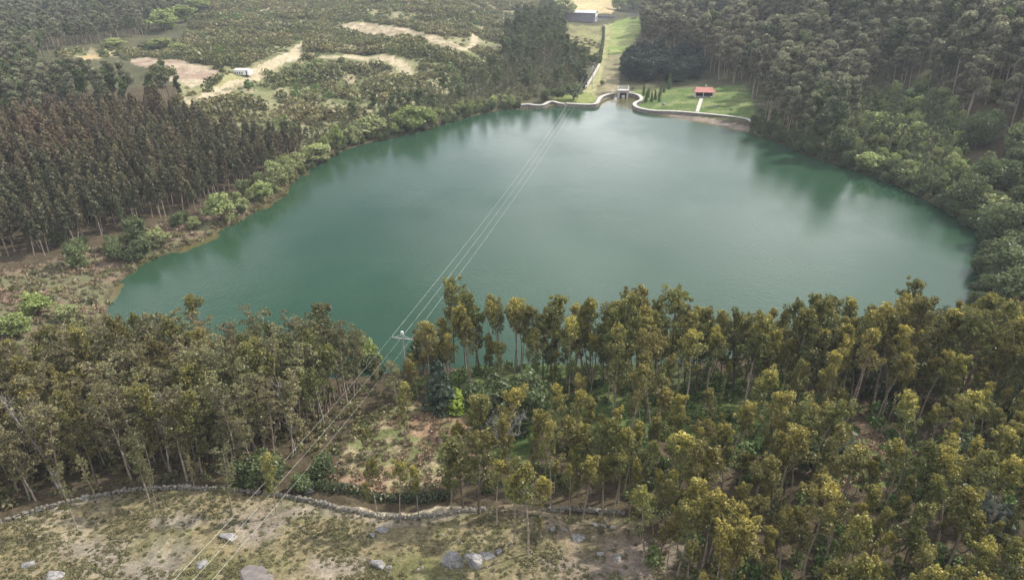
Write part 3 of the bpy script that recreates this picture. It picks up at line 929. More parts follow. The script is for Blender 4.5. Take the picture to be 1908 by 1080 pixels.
for sx in (-3.1, 3.1):
    MB().box((sx, -2.4, 5.7), (.35, .35, 2.2)).build('post', M['white'], gh)
    MB().box((sx, 2.2, 5.7), (.35, .35, 2.2)).build('post', M['white'], gh)
mb = MB()
for zz_ in (5.2, 5.9, 6.6):
    mb.box((0, 2.2, zz_), (5.8, .12, .12))
for zz_ in (5.2, 5.9): mb.box((3.1, -.1, zz_), (.12, 4.2, .12)); mb.box((-3.1, -.1, zz_), (.12, 4.2, .12))
mb.build('railing', M['white'], gh)
for s in (-1, 1):
    MB().box((s * 5.0, 1.0, 3.3), (3.4, 1.6, .3)).build('walkway', M['concrete'], gh)
    m2 = MB()
    for k in (-1.5, 0, 1.5): m2.box((s*5.0 + k, .3, 3.95), (.1, .1, 1.0))
    m2.box((s*5.0, .3, 4.5), (3.4, .1, .1)); m2.build('railing', M['concrete'], gh)

# red roofed hut
x0, y0, z0 = [float(c[0]) for c in hit(1311, 180)]
hut = thing('picnic_hut', 'small open fronted hut with a red tiled roof on the lawn', 'hut', (x0, y0, z0), -.12)
mb = MB(); mb.box((0, 3.4, 1.4), (10.6, .3, 2.8)); mb.box((-5.2, 1.4, 1.4), (.3, 3.6, 2.8)); mb.box((5.2, 2.4, 1.4), (.3, 1.8, 2.8)); mb.build('wall', M['white'], hut)
MB().box((0, 1.2, 1.3), (9.9, .2, 2.6)).build('porch_shade', M['dark'], hut)  # dark sheet stands in for the shade under the open porch
MB().box((0, .4, .05), (11, 6.8, .24)).build('floor_slab', M['concrete'], hut)
for px_ in (-5.0, -.6, 5.0): MB().box((px_, -2.7, 1.4), (.35, .35, 2.8)).build('post', M['white'], hut)
mb = MB()
e, zt_, zb_ = 6.0, 4.9, 2.85
mb.add([(-e,-3.6,zb_),(e,-3.6,zb_),(e,4.2,zb_),(-e,4.2,zb_),(-4.6,.3,zt_),(4.6,.3,zt_),(-e,-3.6,zb_-.2),(e,-3.6,zb_-.2),(e,4.2,zb_-.2),(-e,4.2,zb_-.2)],
       [(0,1,5,4),(2,3,4,5),(1,2,5,5),(3,0,4,4),(6,7,1,0),(7,8,2,1),(8,9,3,2),(9,6,0,3),(9,8,7,6)][:2] , 0)
mb.f += [(1,2,5),(3,0,4),(6,7,1,0),(7,8,2,1),(8,9,3,2),(9,6,0,3),(9,8,7,6)]; mb.g += [0]*7; mb.m += [0]*7
hut.scale = (.86, .86, .9)
rf = mb.build('roof', M['tile'], hut)
m2 = MB(); m2.box((.9, 1.0, 5.1), (.9, .9, 1.7)); ch = m2.build('chimney', M['concrete'], rf)
for k in range(15):
    m2 = MB(); xx = -5.6 + k * .8
    xt = max(-4.6, min(4.6, xx))
    m2.tube([(xx, -3.62, zb_+.03), (xt, .26, zt_+.03)], [.09, .09], 4); m2.build('roof_tile', M['tile'], rf)

def strip_between(pxs, w, name, label, cat, mat, lift=.1):
    P = resample(hits(pxs), .8)
    z = height(P[:, 0], P[:, 1])
    o = sweep(P, w, z - .4, z + lift, mat, name)
    return tag(o, label, cat, None, 'structure')
strip_between([(1307,184),(1303,196),(1299,209)], 1.6, 'footpath', 'pale straight footpath from the red roofed hut down to the lake wall', 'path', M['concrete'])

# long shed
def gable(root, L, W, H, R_, wm, rm, ov=.6):
    w = MB()
    w.add([(-L/2,-W/2,-1),(L/2,-W/2,-1),(L/2,W/2,-1),(-L/2,W/2,-1),(-L/2,-W/2,H),(L/2,-W/2,H),(L/2,W/2,H),(-L/2,W/2,H),(-L/2,0,H+R_-.05),(L/2,0,H+R_-.05)],
          [(0,1,5,4),(2,3,7,6)]); w.f += [(1,2,6,9,5),(3,0,4,8,7)]; w.g += [0,0]; w.m += [0,0]
    wo_ = w.build('wall', wm, root)
    r = MB(); l = L/2 + ov; ww = W/2 + ov; zb = H - R_ * ov / (W/2)
    for s in (-1, 1):
        r.add([(-l,s*ww,zb),(l,s*ww,zb),(l,0,H+R_),(-l,0,H+R_),(-l,s*ww,zb+.2),(l,s*ww,zb+.2),(l,0,H+R_+.2),(-l,0,H+R_+.2)],
              [(0,1,2,3),(4,5,6,7),(0,1,5,4),(1,2,6,5),(3,0,4,7)])
    return wo_, r.build('roof', rm, root)
x0, y0, z0 = [float(c[0]) for c in hit(1084, 39)]
D0 = math.hypot(x0, y0); k0 = D0 / FPX
shed = thing('shed', 'long grey farm shed with a pale sheet roof beyond the pasture', 'shed', (x0, y0, z0), -.30)
L0 = 50 * k0; W0 = 26 * k0 * .8
gable(shed, L0, W0, 14 * k0, 6 * k0 * .5, M['shedwall'], M['roofmetal'])
MB().box((L0/2 + .1, 0, 6.5 * k0), (.15, W0 * .96, 13 * k0)).build('gable_sunlight', M['white'], shed)  # white sheet paints the sunlit gable end against the darker, shaded-looking walls
for s in (-.28, .05, .3): MB().box((L0/2 + .25, W0 * s, 5.0 * k0 if s > 0 else 4.2*k0), (.12, W0 * .13, 6 * k0)).build('opening', M['dark'], shed)  # dark boxes paint the shade inside the gable openings
for i in range(0): MB().box((-L0*.42 + i * L0 * .14, -W0/2 - .05, 8 * k0), (.5, .12, 11 * k0)).build('post', M['roofmetal'], shed)

# white cabin on the track
x0, y0, z0 = [float(c[0]) for c in hit(449, 141)]
k1 = math.hypot(x0, y0) / FPX
cab = thing('site_cabin', 'small white box cabin standing beside the hillside dirt track', 'cabin', (x0, y0, z0), -.12)
MB().box((-1.5*k1, 2, 5*k1), (21*k1, 4.2, 8*k1)).build('body', M['white'], cab)
MB().box((-1.5*k1, 2, 9.15*k1), (22*k1, 4.5, .5*k1)).build('roof', M['white'], cab)
MB().box((-3*k1, -.18, 4*k1), (15*k1, .14, 5*k1)).build('side_shade', M['roofmetal'], cab)  # greyer sheet paints the shaded side of the white body
for i in range(4): MB().box((-9*k1 + i * 4*k1, -.28, 4.2*k1), (1.6*k1, .1, 4.2*k1)).build('window', M['glass'], cab)
MB().box((10.2*k1, 2, 4.6*k1), (2.4*k1, 3.6, 7*k1)).build('doorway_shade', M['dark'], cab)  # dark box paints the shade of the doorway gap
MB().box((13*k1, 2, 4.8*k1), (3.4*k1, 4.0, 7.6*k1)).build('cab', M['white'], cab)
MB().box((0, 2, .5*k1), (24*k1, 3.4, 1.0*k1)).build('chassis', M['dark'], cab)

# houses at the end of the road
for i, (u, v, L, lb) in enumerate([(1262, 6, 15, 'white house with a grey roof at the far end of the road'), (1290, 3, 11, 'small white house beyond the end of the road, right of the larger one')]):
    x0, y0, z0 = [float(c[0]) for c in hit(u, v)]
    h = thing('house', lb, 'house', (x0, y0, z0), .15)
    gable(h, L, 8, 4.5, 1.8, M['white'], M['roofmetal'])
    for k in (-.3, 0, .3): MB().box((L*k, -4.06, 2.4), (1.3, .12, 1.5)).build('window', M['glass'], h)

# dark field wall by the shed, field boundary wall down to the dam
P = resample(hits([(1114,33),(1130,33),(1147,34)]), 3); z = height(P[:, 0], P[:, 1])
tag(sweep(P, 1.0, z - 1, z + 2.0, M['shedwall'], 'boundary_wall'), 'dark low wall between the long shed and the road', 'wall')
P = resample(hits([(1117,122),(1112,132),(1104,146),(1096,158),(1091,166)]), 2); z = height(P[:, 0], P[:, 1])
tag(sweep(P, 1.1, z - 1, z + 1.1, M['concrete'], 'boundary_wall'), 'thin pale wall slanting down beside the grass track to the lake', 'wall')
P = resample(hits([(1125,52),(1124,75),(1120,100),(1117,120)]), 2); z = height(P[:, 0], P[:, 1])
hd = MB()
for q, zq in zip(P, z):
    Pq, v = puff(60, (q[0], q[1], zq + .8), (1.2, 1.4, 1.1)); hd.leaves(Pq, .5, 0, 0, .3, 1.4, v)
tag(hd.build('hedge', M['broad']), 'dark thin hedge along the left side of the grass track', 'hedge')

# ------------------------------------------------------------------ rocks and the drystone wall
def rock_mesh(name, mat, sub=2, jag=.25, flatb=-.5, seed=0):
    import bmesh
    r = np.random.default_rng(seed)
    bm = bmesh.new(); bmesh.ops.create_icosphere(bm, subdivisions=sub, radius=1)
    pl = [(v / np.linalg.norm(v), r.uniform(.42, .74)) for v in r.normal(size=(11, 3))]
    for v in bm.verts:
        p = np.array(v.co)
        for n, d in pl:
            q = p @ n - d
            if q > 0: p = p - n * q * .92
        p += r.normal(size=3) * .02 * jag * 4
        p[2] = max(p[2], flatb)
        v.co = p
    me = bpy.data.meshes.new(name); bm.to_mesh(me); bm.free()
    me.materials.append(mat)
    return me
ROCKS = [rock_mesh('boulder_shape', M['stone'], 3 if i < 4 else 2, .18, -.5, 10 + i) for i in range(7)]
STONES = [rock_mesh('stone_shape', M['lichen'], 1, .25, -.8, 40 + i) for i in range(10)]
BOULD = [(847,1053,42,44,'large split grey boulder, left one of the touching pair on the near slope'),
    (884,1051,38,42,'large pale grey boulder with a flat face, right one of the pair'),
    (707,1053,32,22,'rounded grey boulder standing alone on the grass left of the boulder pair'),
    (726,1058,13,10,'small grey stone touching the right side of the lone rounded boulder'),
    (906,1036,30,16,'low brownish rock just behind the pale boulder of the pair'),
    (929,1028,19,12,'small grey rock upslope to the right of the boulder pair'),
    (831,1049,14,14,'small dark rock tucked against the left side of the split boulder'),
    (715,989,26,8,'flat pale slab just below the bend of the drystone wall'),
    (694,998,14,9,'small pale rock beside the flat slab below the drystone wall bend'),
    (428,1000,34,12,'flat grey rock under the power lines on the near slope'),
    (56,1053,26,12,'low grey rock near the left edge of the near slope'),
    (101,1073,32,16,'pale grey rock at the bottom left corner of the near slope'),
    (375,1052,30,10,'low weathered rock under the power lines near the bottom of the photo'),
    (1031,985,14,8,'small white stone on the slope below the sparse trees'),
    (1054,988,12,7,'small grey stone right of the small white one on the slope'),
    (1108,978,14,8,'small pale stone left of the rock cluster under the wall end'),
    (1126,980,14,9,'middle pale stone of the rock cluster under the wall end'),
    (1143,983,12,8,'right pale stone of the rock cluster under the wall end'),
    (1075,1001,26,8,'long low pale rock on the bare ground below the wall end'),
    (1150,1040,22,9,'greyish low rock among dead twigs at the foot of the golden trees'),
    (1120,1032,16,8,'small greyish rock among dead twigs, left of the longer low one'),
    (157,930,16,12,'white boulder built into the left part of the drystone wall'),
    (1337,199,6,4,'tiny white rock on the lawn right of the footpath'),
    (1363,204,7,3,'tiny flat white rock on the lawn near the right lake wall'),
    (1239,195,9,6,'pale rock on the lawn by the row of small poplars'),
    (1415,246,8,6,'pale rock where the right lake wall meets the water')]
bx, by, bz = hit([b[0] for b in BOULD], [b[1] for b in BOULD])
for i, (u, v, w, h, lb) in enumerate(BOULD):
    x, y, z = float(bx[i]), float(by[i]), float(bz[i])
    k = (y * CP - (z - CAM_H) * SP) / FPX
    o = link('boulder', ROCKS[i % 7]); tag(o, lb, 'rock')
    s = w * k / 1.6
    o.location = (x, y, z + .12 * h * k); o.scale = (s, s * rng.uniform(.7, .9), max(.45 * s, h * k / 1.5))
    o.rotation_euler = (rng.normal()*.08, rng.normal()*.08, rng.uniform(-.4, .4))
for pts, lb in ((((445,1080),(440,1062),(462,1048),(492,1050),(510,1066),(520,1100),(460,1100)), 'smooth pinkish grey rock slab at the bottom under the power lines'),):
    H_ = hit([p_[0] for p_ in pts], [p_[1] for p_ in pts])
    cxm, cym = H_[0].mean(), H_[1].mean()
    V = [(cxm, cym, H_[2].mean() + .28)] + [(a_, b_, c_ - .15) for a_, b_, c_ in zip(*H_)] + [((a_*.75+cxm*.25), (b_*.75+cym*.25), c_*.8 + H_[2].mean()*.2 + .17) for a_, b_, c_ in zip(*H_)]
    n_ = len(pts); mb = MB()
    mb.add(V, np.array([(1+i, 1+(i+1) % n_, 1+n_+(i+1) % n_, 1+n_+i) for i in range(n_)]))
    mb.f += [(1+n_+i, 1+n_+(i+1) % n_, 0) for i in range(n_)]; mb.g += [0]*n_; mb.m += [0]*n_
    tag(mb.build('rock_slab', plain('pinkish_slab', (.20,.175,.165), (.12,.105,.10), 1.5, .9)), lb, 'rock')

def drystone(px, label, nmax, hgt_=.6):
    P = resample(smoothline(hits(px), 1), .42)
    root = thing('drystone_wall', label, 'wall', (0, 0, 0), 0, 'drystone walls across the near slope')
    z = height(P[:, 0], P[:, 1])
    stones = []
    for i in range(len(P)):
        hh = hgt_ * (.8 + .4 * vnoise(np.array(i*.11), np.array(.5), 3))
        for c in range(2):
            stones.append((P[i,0] + rng.normal()*.06, P[i,1] + rng.normal()*.08, z[i] + hh * (.28 + .5 * c), rng.uniform(.24, .36) * (1.0 if c == 0 else .95)))
    u, v, dp = project(*[np.array([s[k] for s in stones]) for k in range(3)])
    vis = (u > -10) & (u < 1920) & (v < 1090)
    order = sorted(range(len(stones)), key=lambda k: (not vis[k], (k % 2) == 0, rng.random()))
    core = MB()
    for r_, k in enumerate(order):
        x, y, zz_, s = stones[k]
        if r_ < nmax and vis[k]:
            o = link('stone', STONES[k % 10], root)
            o.location = (x, y, zz_); o.scale = (s * 1.25, s, s * .85); o.rotation_euler = (rng.normal()*.2, rng.normal()*.2, rng.uniform(0, 6.28))
        else:
            me = STONES[k % 10]; V = np.array([w.co for w in me.vertices]) * (s * 1.25, s, s * .85)
            a_ = rng.uniform(0, 6.28); V = np.stack([V[:,0]*math.cos(a_) - V[:,1]*math.sin(a_), V[:,0]*math.sin(a_) + V[:,1]*math.cos(a_), V[:,2]], 1)
            core.v.append(V + (x, y, zz_)); core.f += [tuple(i_ + core.n for i_ in pl_.vertices) for pl_ in me.polygons]; core.g += [0]*len(me.polygons); core.m += [0]*len(me.polygons); core.n += len(V)
    if core.n: core.build('stone_rubble', M['lichen'], root)['kind'] = 'stuff'
drystone(WALL_PX, 'long curved drystone wall between the near woods and the stony slope', 300)
drystone(WALL2_PX, 'short piece of drystone wall behind the sparse trees on the right', 60)

# ------------------------------------------------------------------ power line
bx_, by_, bz_ = [float(c[0]) for c in hit(756, 702)]
dx_, dy_, dz_ = ray(747, 622); t_ = by_ / dy_
top = CAM_H + dz_ * t_
PH = top - bz_
fx_, fy_, fz_ = [float(c[0]) for c in hit(1103, 166)]
dirv = np.array([fx_ - bx_, fy_ - by_]); dirv /= np.linalg.norm(dirv)
ang = math.atan2(dirv[1], dirv[0]) - math.pi / 2
AW = 1.75
def pole(x, y, z, H, label, a):
    root = thing('power_pole', label, 'power pole', (x, y, z), a, 'poles of the power line')
    m = MB(); m.tube([(0,0,-1),(0,0,H*.5),(0,0,H)], [.22,.16,.11], 8); m.build('mast', M['galv'], root, smooth=True)
    MB().box((0, 0, H - .9), (AW*2+.3, .16, .16)).build('crossarm', M['galv'], root)
    m = MB()
    for s in (-1, 1): m.tube([(s*AW, 0, H-.9), (0, 0, H-.15)], [.05, .05], 4)
    m.build('stay', M['galv'], root)
    MB().box((0, 0, H + .25), (.4, .3, .5)).build('pole_cap', M['white'], root)
    for s in (-1, 0, 1):
        m = MB(); m.tube([(s*AW, 0, H-.82), (s*AW, 0, H-.45)], [.09, .06], 6); m.build('insulator', M['ceram'], root)
pole(bx_, by_, bz_, PH, 'tall pale metal power pole with a crossarm rising from the near woods', ang)
FH = 11.0
pole(fx_, fy_, fz_, FH, 'distant power pole at the far side of the lake by the dam', ang)
perp = np.array([math.cos(ang), math.sin(ang)])
near_d = 78.0
nx_, ny_ = bx_ - dirv[0]*near_d, by_ - dirv[1]*near_d
def wire(p, q, sag, w, name, label):
    t = np.linspace(0, 1, 40)
    P = np.outer(1-t, p) + np.outer(t, q); P[:, 2] -= sag * 4 * t * (1-t)
    m = MB(); m.tube(P, np.full(40, w), 4)
    return tag(m.build(name, M['wire']), label, 'power line', 'wires of the power line')
# where the wires leave the picture at the bottom they must pass photo pixel (352,1080)
dx2, dy2, dz2 = [float(c) for c in ray(352, 1080)]
# distance along the line where its plan meets the plan of that ray
A_ = np.array([[dx2, dirv[0]], [dy2, dirv[1]]]); sol = np.linalg.solve(A_, np.array([bx_, by_]))
cross_s = sol[1]; zc = CAM_H + dz2 * sol[0]
ztop0 = bz_ + PH
t1 = cross_s / near_d; sagn = 1.2
z_near = (zc + sagn * 4 * t1 * (1 - t1) - ztop0 * (1 - t1)) / t1
print('pole H', PH, 'near wire end', nx_, ny_, z_near, 'cross', cross_s, zc)
for s, nm in ((-1, 'left'), (0, 'middle'), (1, 'right')):
    o_ = perp * AW * s; dz0 = -.45
    p = np.array([bx_ + o_[0], by_ + o_[1], ztop0 + dz0])
    q = np.array([fx_ + o_[0], fy_ + o_[1], fz_ + FH + dz0])
    n_ = np.array([nx_ + o_[0], ny_ + o_[1], z_near + dz0])
    wire(p, q, 3.5, .018, 'power_line', f'{nm} of the three bright wires crossing the lake')
    wire(n_, p, sagn, .0102, 'power_line', f'{nm} of the three bright wires from the pole down to the bottom of the photo')
pole(nx_, ny_, gz(nx_, ny_), z_near - gz(nx_, ny_), 'near power pole below the camera, outside the photo', ang)

# ------------------------------------------------------------------ planting
def scatter(poly, s, mind=.8, jit=.42, exclude=(), dens=None, vmin=-60, ragged=6):
    us = np.array([p_[0] for p_ in poly], float); vs_ = np.clip(np.array([p_[1] for p_ in poly], float), vmin, 3000)
    X0, Y0 = flat(us, vs_, 0); X1, Y1 = flat(us, vs_, 42)
    xa, xb = min(X0.min(), X1.min()), max(X0.max(), X1.max()); ya, yb = min(Y0.min(), Y1.min()), min(max(Y0.max(), Y1.max()), 1500)
    gx, gy = np.meshgrid(np.arange(xa, xb, s), np.arange(ya, yb, s))
    gx = gx.ravel() + rng.uniform(-jit, jit, gx.size) * s; gy = gy.ravel() + rng.uniform(-jit, jit, gy.size) * s
    # quick cull by the two planes before the exact height
    keep = gy > 8
    gx, gy = gx[keep], gy[keep]
    z = np.zeros(len(gx)); sd_a = np.zeros(len(gx))
    for i in range(0, len(gx), 200000):
        sl = slice(i, i + 200000); sd_a[sl] = sdf(gx[sl], gy[sl]); z[sl] = height(gx[sl], gy[sl], sd_a[sl])
    u, v, dep = project(gx, gy, z)
    nu_ = u + (fbm(gx*.2, gy*.2, 50, 2) - .5) * 2 * ragged * np.clip(150/dep, .3, 2); nv_ = v + (fbm(gx*.2, gy*.2, 52, 2) - .5) * 2 * ragged * np.clip(150/dep, .2, 2)
    k = inpoly(nu_, nv_, poly) & (sd_a > mind)
    for e_ in exclude: k &= ~inpoly(nu_, nv_, e_)
    if dens is not None: k &= rng.random(len(gx)) < dens(gx, gy, u, v)
    return gx[k], gy[k], z[k], u[k], v[k], dep[k]
def nearest(lm, u, v):
    return min(lm, key=lambda q: (q[0]-u)**2 + (1.6*(q[1]-v))**2)[2]
CAPU = [-100,0,200,280,400,550,650,700,715,760,780,840,900,980,1100,1200,1300,1400,1480,1600,1680,1760,1800,1850,1908,2200]
CAPV = [620,640,612,588,578,572,566,600,645,668,612,566,548,536,560,548,575,590,552,546,536,545,560,560,560,560]
LX0, LY0 = nx_, ny_
def fit(X, Y, Z, U, V, Dp, s, H):
    "height limit of each tree, so that the wood's top edge and the gap under the wires come out as they grow there"
    top = Z + H * s
    ut, vt, _ = project(X, Y, top)
    cap = np.interp(U, CAPU, CAPV) + rng.uniform(0, 1, len(X)) ** 1.5 * 60
    dx4, dy4, dz4 = ray(U, cap)
    zmax = CAM_H + dz4 * (Y / dy4)
    nearw = (Y < 150) & (np.abs(X) < 140)
    s = np.where(nearw & (vt < cap), (zmax - Z) / H, s)
    # under the wires
    rel = (X - bx_) * dirv[0] + (Y - by_) * dirv[1]
    per = np.abs(-(X - bx_) * dirv[1] + (Y - by_) * dirv[0])
    zw = np.where(rel < 0, ztop0 + (z_near - ztop0) * np.clip(-rel / near_d, 0, 1), ztop0 - 1.5) - 3.2
    s = np.where((per < 3.6) & (Y < 150), np.minimum(s, np.maximum((zw - Z) / H, .3)), s)
    # the open side of the power pole
    ppx, ppd = 751.0, by_ * CP - (ztop0 - CAM_H) * SP
    infr = (np.abs(U - ppx) < 34) & (Dp < ppd) & (Dp > ppd - 30)
    dx4, dy4, dz4 = ray(U, 668.0 + 0 * U)
    zm = CAM_H + dz4 * (Y / dy4)
    s = np.where(infr, np.minimum(s, (zm - Z) / H), s)
    return s, s > .32
def plantset(arr, kn, H, name, cat, group, sname, slabel, lm, nind, zt, smin=.75, smax=1.2, labelfn=None, sfac=None, mix2=None, blank=False, lean=.045):
    X, Y, Z, U, V, Dp = arr
    n = len(X)
    if n == 0: return
    s = rng.uniform(smin, smax, n)
    if sfac is not None: s = s * sfac(X, Y, U, V)
    if H and Y.min() < 150:
        s, ok = fit(X, Y, Z, U, V, Dp, s, H)
        X, Y, Z, U, V, Dp, s = [a_[ok] for a_ in (X, Y, Z, U, V, Dp, s)]; n = len(X)
    z = np.clip(zt(X, Y, U, V) if callable(zt) else np.full(n, zt) + rng.normal(size=n)*.2, 0, 1)
    score = Dp / s
    out = (U < -25) | (U > 1933) | (V > 1080 + 80) | (V < -5)
    order = np.argsort(score + out * 1e6)
    ind = [k for k in order[:nind] if not out[k]]
    for k in ind:
        tone = ('golden tipped ' if z[k] < .35 else 'olive brown ' if z[k] > .65 else 'olive green ')
        size = 'tall ' if s[k] > smin + .66*(smax-smin) else 'short ' if s[k] < smin + .33*(smax-smin) else 'mid sized '
        lb = labelfn(z[k], s[k], U[k], V[k]) if labelfn else size + tone + cat + ' ' + nearest(lm, U[k], V[k])
        kk = kn if mix2 is None or rng.random() > mix2[1] else mix2[0]
        tree(name, lb, cat, kk, X[k], Y[k], Z[k], s[k], z[k], group, lean=lean)
    rest = np.setdiff1d(np.arange(n), ind)
    if len(rest):
        stuff(sname, slabel, cat + 's', kn, X[rest], Y[rest], Z[rest], rng.uniform(0, 6.28, len(rest)), s[rest], z[rest])
    print(name, n, 'individual', len(ind), 'rest', len(rest))

# --- near left woodland
P_NL = [(-260,700),(-40,655),(60,655),(180,672),(260,690),(330,712),(450,728),(560,735),(650,728),(705,712),(728,722),(748,745),(750,765),(700,785),(655,825),
        (620,870),(560,900),(480,905),(400,898),(300,900),(200,910),(100,930),(0,960),(-260,1040)]
LM_NL = [(30,680,'at the far left of the near woods'),(230,700,'by the narrow left tip of the lake'),(430,735,'on the near lake shore'),(620,740,'left of the power pole'),
         (60,800,'deep in the left near woods'),(260,800,'in the middle of the left near woods'),(470,800,'in the left near woods below the lake'),(650,790,'just left of the bracken clearing'),
         (60,930,'behind the left end of the drystone wall'),(250,890,'behind the drystone wall'),(450,890,'behind the drystone wall near the power lines'),(580,880,'beside the green bushes under the power lines')]
wl_tone = lambda z, s, u, v: ('tall ' if s > 1.05 else 'small ' if s < .85 else 'slender ') + ('brown' if z > .6 else 'olive' if z > .3 else 'greenish') + ' thin crowned tree ' + nearest(LM_NL, u, v)
A = scatter(P_NL, 2.65)
nl_zt = lambda X, Y, U, V: fbm(X/12., Y/12., 101, 3) * 1.6 - .35 + rng.normal(size=len(X)) * .2 + .25 * sstep(700, 200, U)
nl_sf = lambda X, Y, U, V: .78 + .3 * sstep(930, 720, V)
plantset(A, 'wood', 14, 'woodland_tree', 'tree', 'thin crowned trees of the left near woods', 'woodland', 'dense mass of thin crowned trees filling the left near woods', LM_NL, 300, nl_zt, .72, 1.18, wl_tone, nl_sf, ('eucdark', .25), lean=.05)

A = scatter(P_NL, 9.0)
plantset(A, 'snag', 11, 'bare_tree', 'bare tree', 'bare grey trees in the left near woods', 'bare_stems', 'bare grey stems', LM_NL, 300, .5, .8, 1.3, lambda z, s, u, v: ('tall' if s > 1 else 'short') + ' nearly leafless grey tree ' + nearest(LM_NL, u, v))
# --- near right golden eucalyptus
DARKB = [(890,735),(950,725),(1010,735),(1030,800),(980,850),(905,850),(875,790)]
P_NR = [(765,712),(900,705),(1100,700),(1250,705),(1400,690),(1500,680),(1600,664),(1700,656),(1790,632),(1830,600),(2150,560),(2400,1500),(1330,1500),(1240,1110),(1190,1010),(1165,945),
        (1000,938),(900,930),(830,920),(845,900),(905,855),(1000,880),(1040,820),(1030,740),(900,720),(850,740),(760,745),(735,730)]
LM_NR = [(780,720,'right of the power pole'),(880,700,'on the lake shore right of the power pole'),(1040,705,'on the lake shore above the grey bare tree'),(1250,705,'on the middle of the near lake shore'),(1420,690,'on the near shore right of the middle'),
         (1620,670,'on the near shore close to its right end'),(1800,640,'at the right end of the near shore'),(1100,780,'behind the dark undergrowth hollow'),(1300,790,'amid the green undergrowth'),(1480,790,'amid the green undergrowth on the right'),
         (1650,740,'left of the small orange clearing'),(1850,740,'right of the small orange clearing'),(900,900,'beside the bracken clearing'),(1100,920,'just above the short drystone wall'),(1300,920,'in the golden stand below the undergrowth'),
         (1560,940,'below the pale green glade'),(1760,900,'in the dark stand at the right edge'),(1300,1060,'at the edge of the stony slope'),(1520,1080,'at the bottom right of the photo'),(1800,1080,'in the bottom right corner')]
nr_lb = lambda z, s, u, v: ('tall ' if s > 1.08 else 'small ' if s < .86 else '') + ('golden tipped' if z < .35 else 'olive' if z < .65 else 'rusty brown') + ' eucalyptus ' + nearest(LM_NR, u, v)
def nr_d(X, Y, U, V):
    d_ = np.full(len(X), .92)
    d_ = np.where(inpoly(U, V, [(870,735),(1150,735),(1500,770),(1560,830),(1400,870),(1100,830),(1000,850),(900,850)]), .27, d_)
    d_ = np.where((V < 725) & (U < 1450) & (U > 870), .85, d_)
    d_ = np.where((U > 1500) & (V > 760) & (U + V < 2500), .8, d_)
    return d_
A = scatter(P_NR, 2.75, exclude=(DARKB, P_BRACK, P_BRACK2, P_GREEN2, P_BRACK3), dens=nr_d)
B = scatter([(762,712),(775,688),(900,680),(1250,676),(1420,668),(1420,715),(900,730)], 3.9, mind=.8, ragged=2)
A = tuple(np.concatenate([a_, b_]) for a_, b_ in zip(A, B))
nr_zt = lambda X, Y, U, V: fbm(X/10., Y/10., 111, 3) * 1.5 - .35 + rng.normal(size=len(X)) * .2
nr_sf = lambda X, Y, U, V: (.70 + .46 * sstep(880, 700, V)) * (1 - .08 * sstep(1000, 1200, V))
plantset(A, 'euc', 14, 'eucalyptus_tree', 'eucalyptus', 'golden tipped eucalyptus of the right near woods', 'eucalyptus_wood', 'mass of golden tipped eucalyptus filling the right near woods', LM_NR, 300, nr_zt, .45, 1.3, nr_lb, nr_sf, ('eucdark', .25))

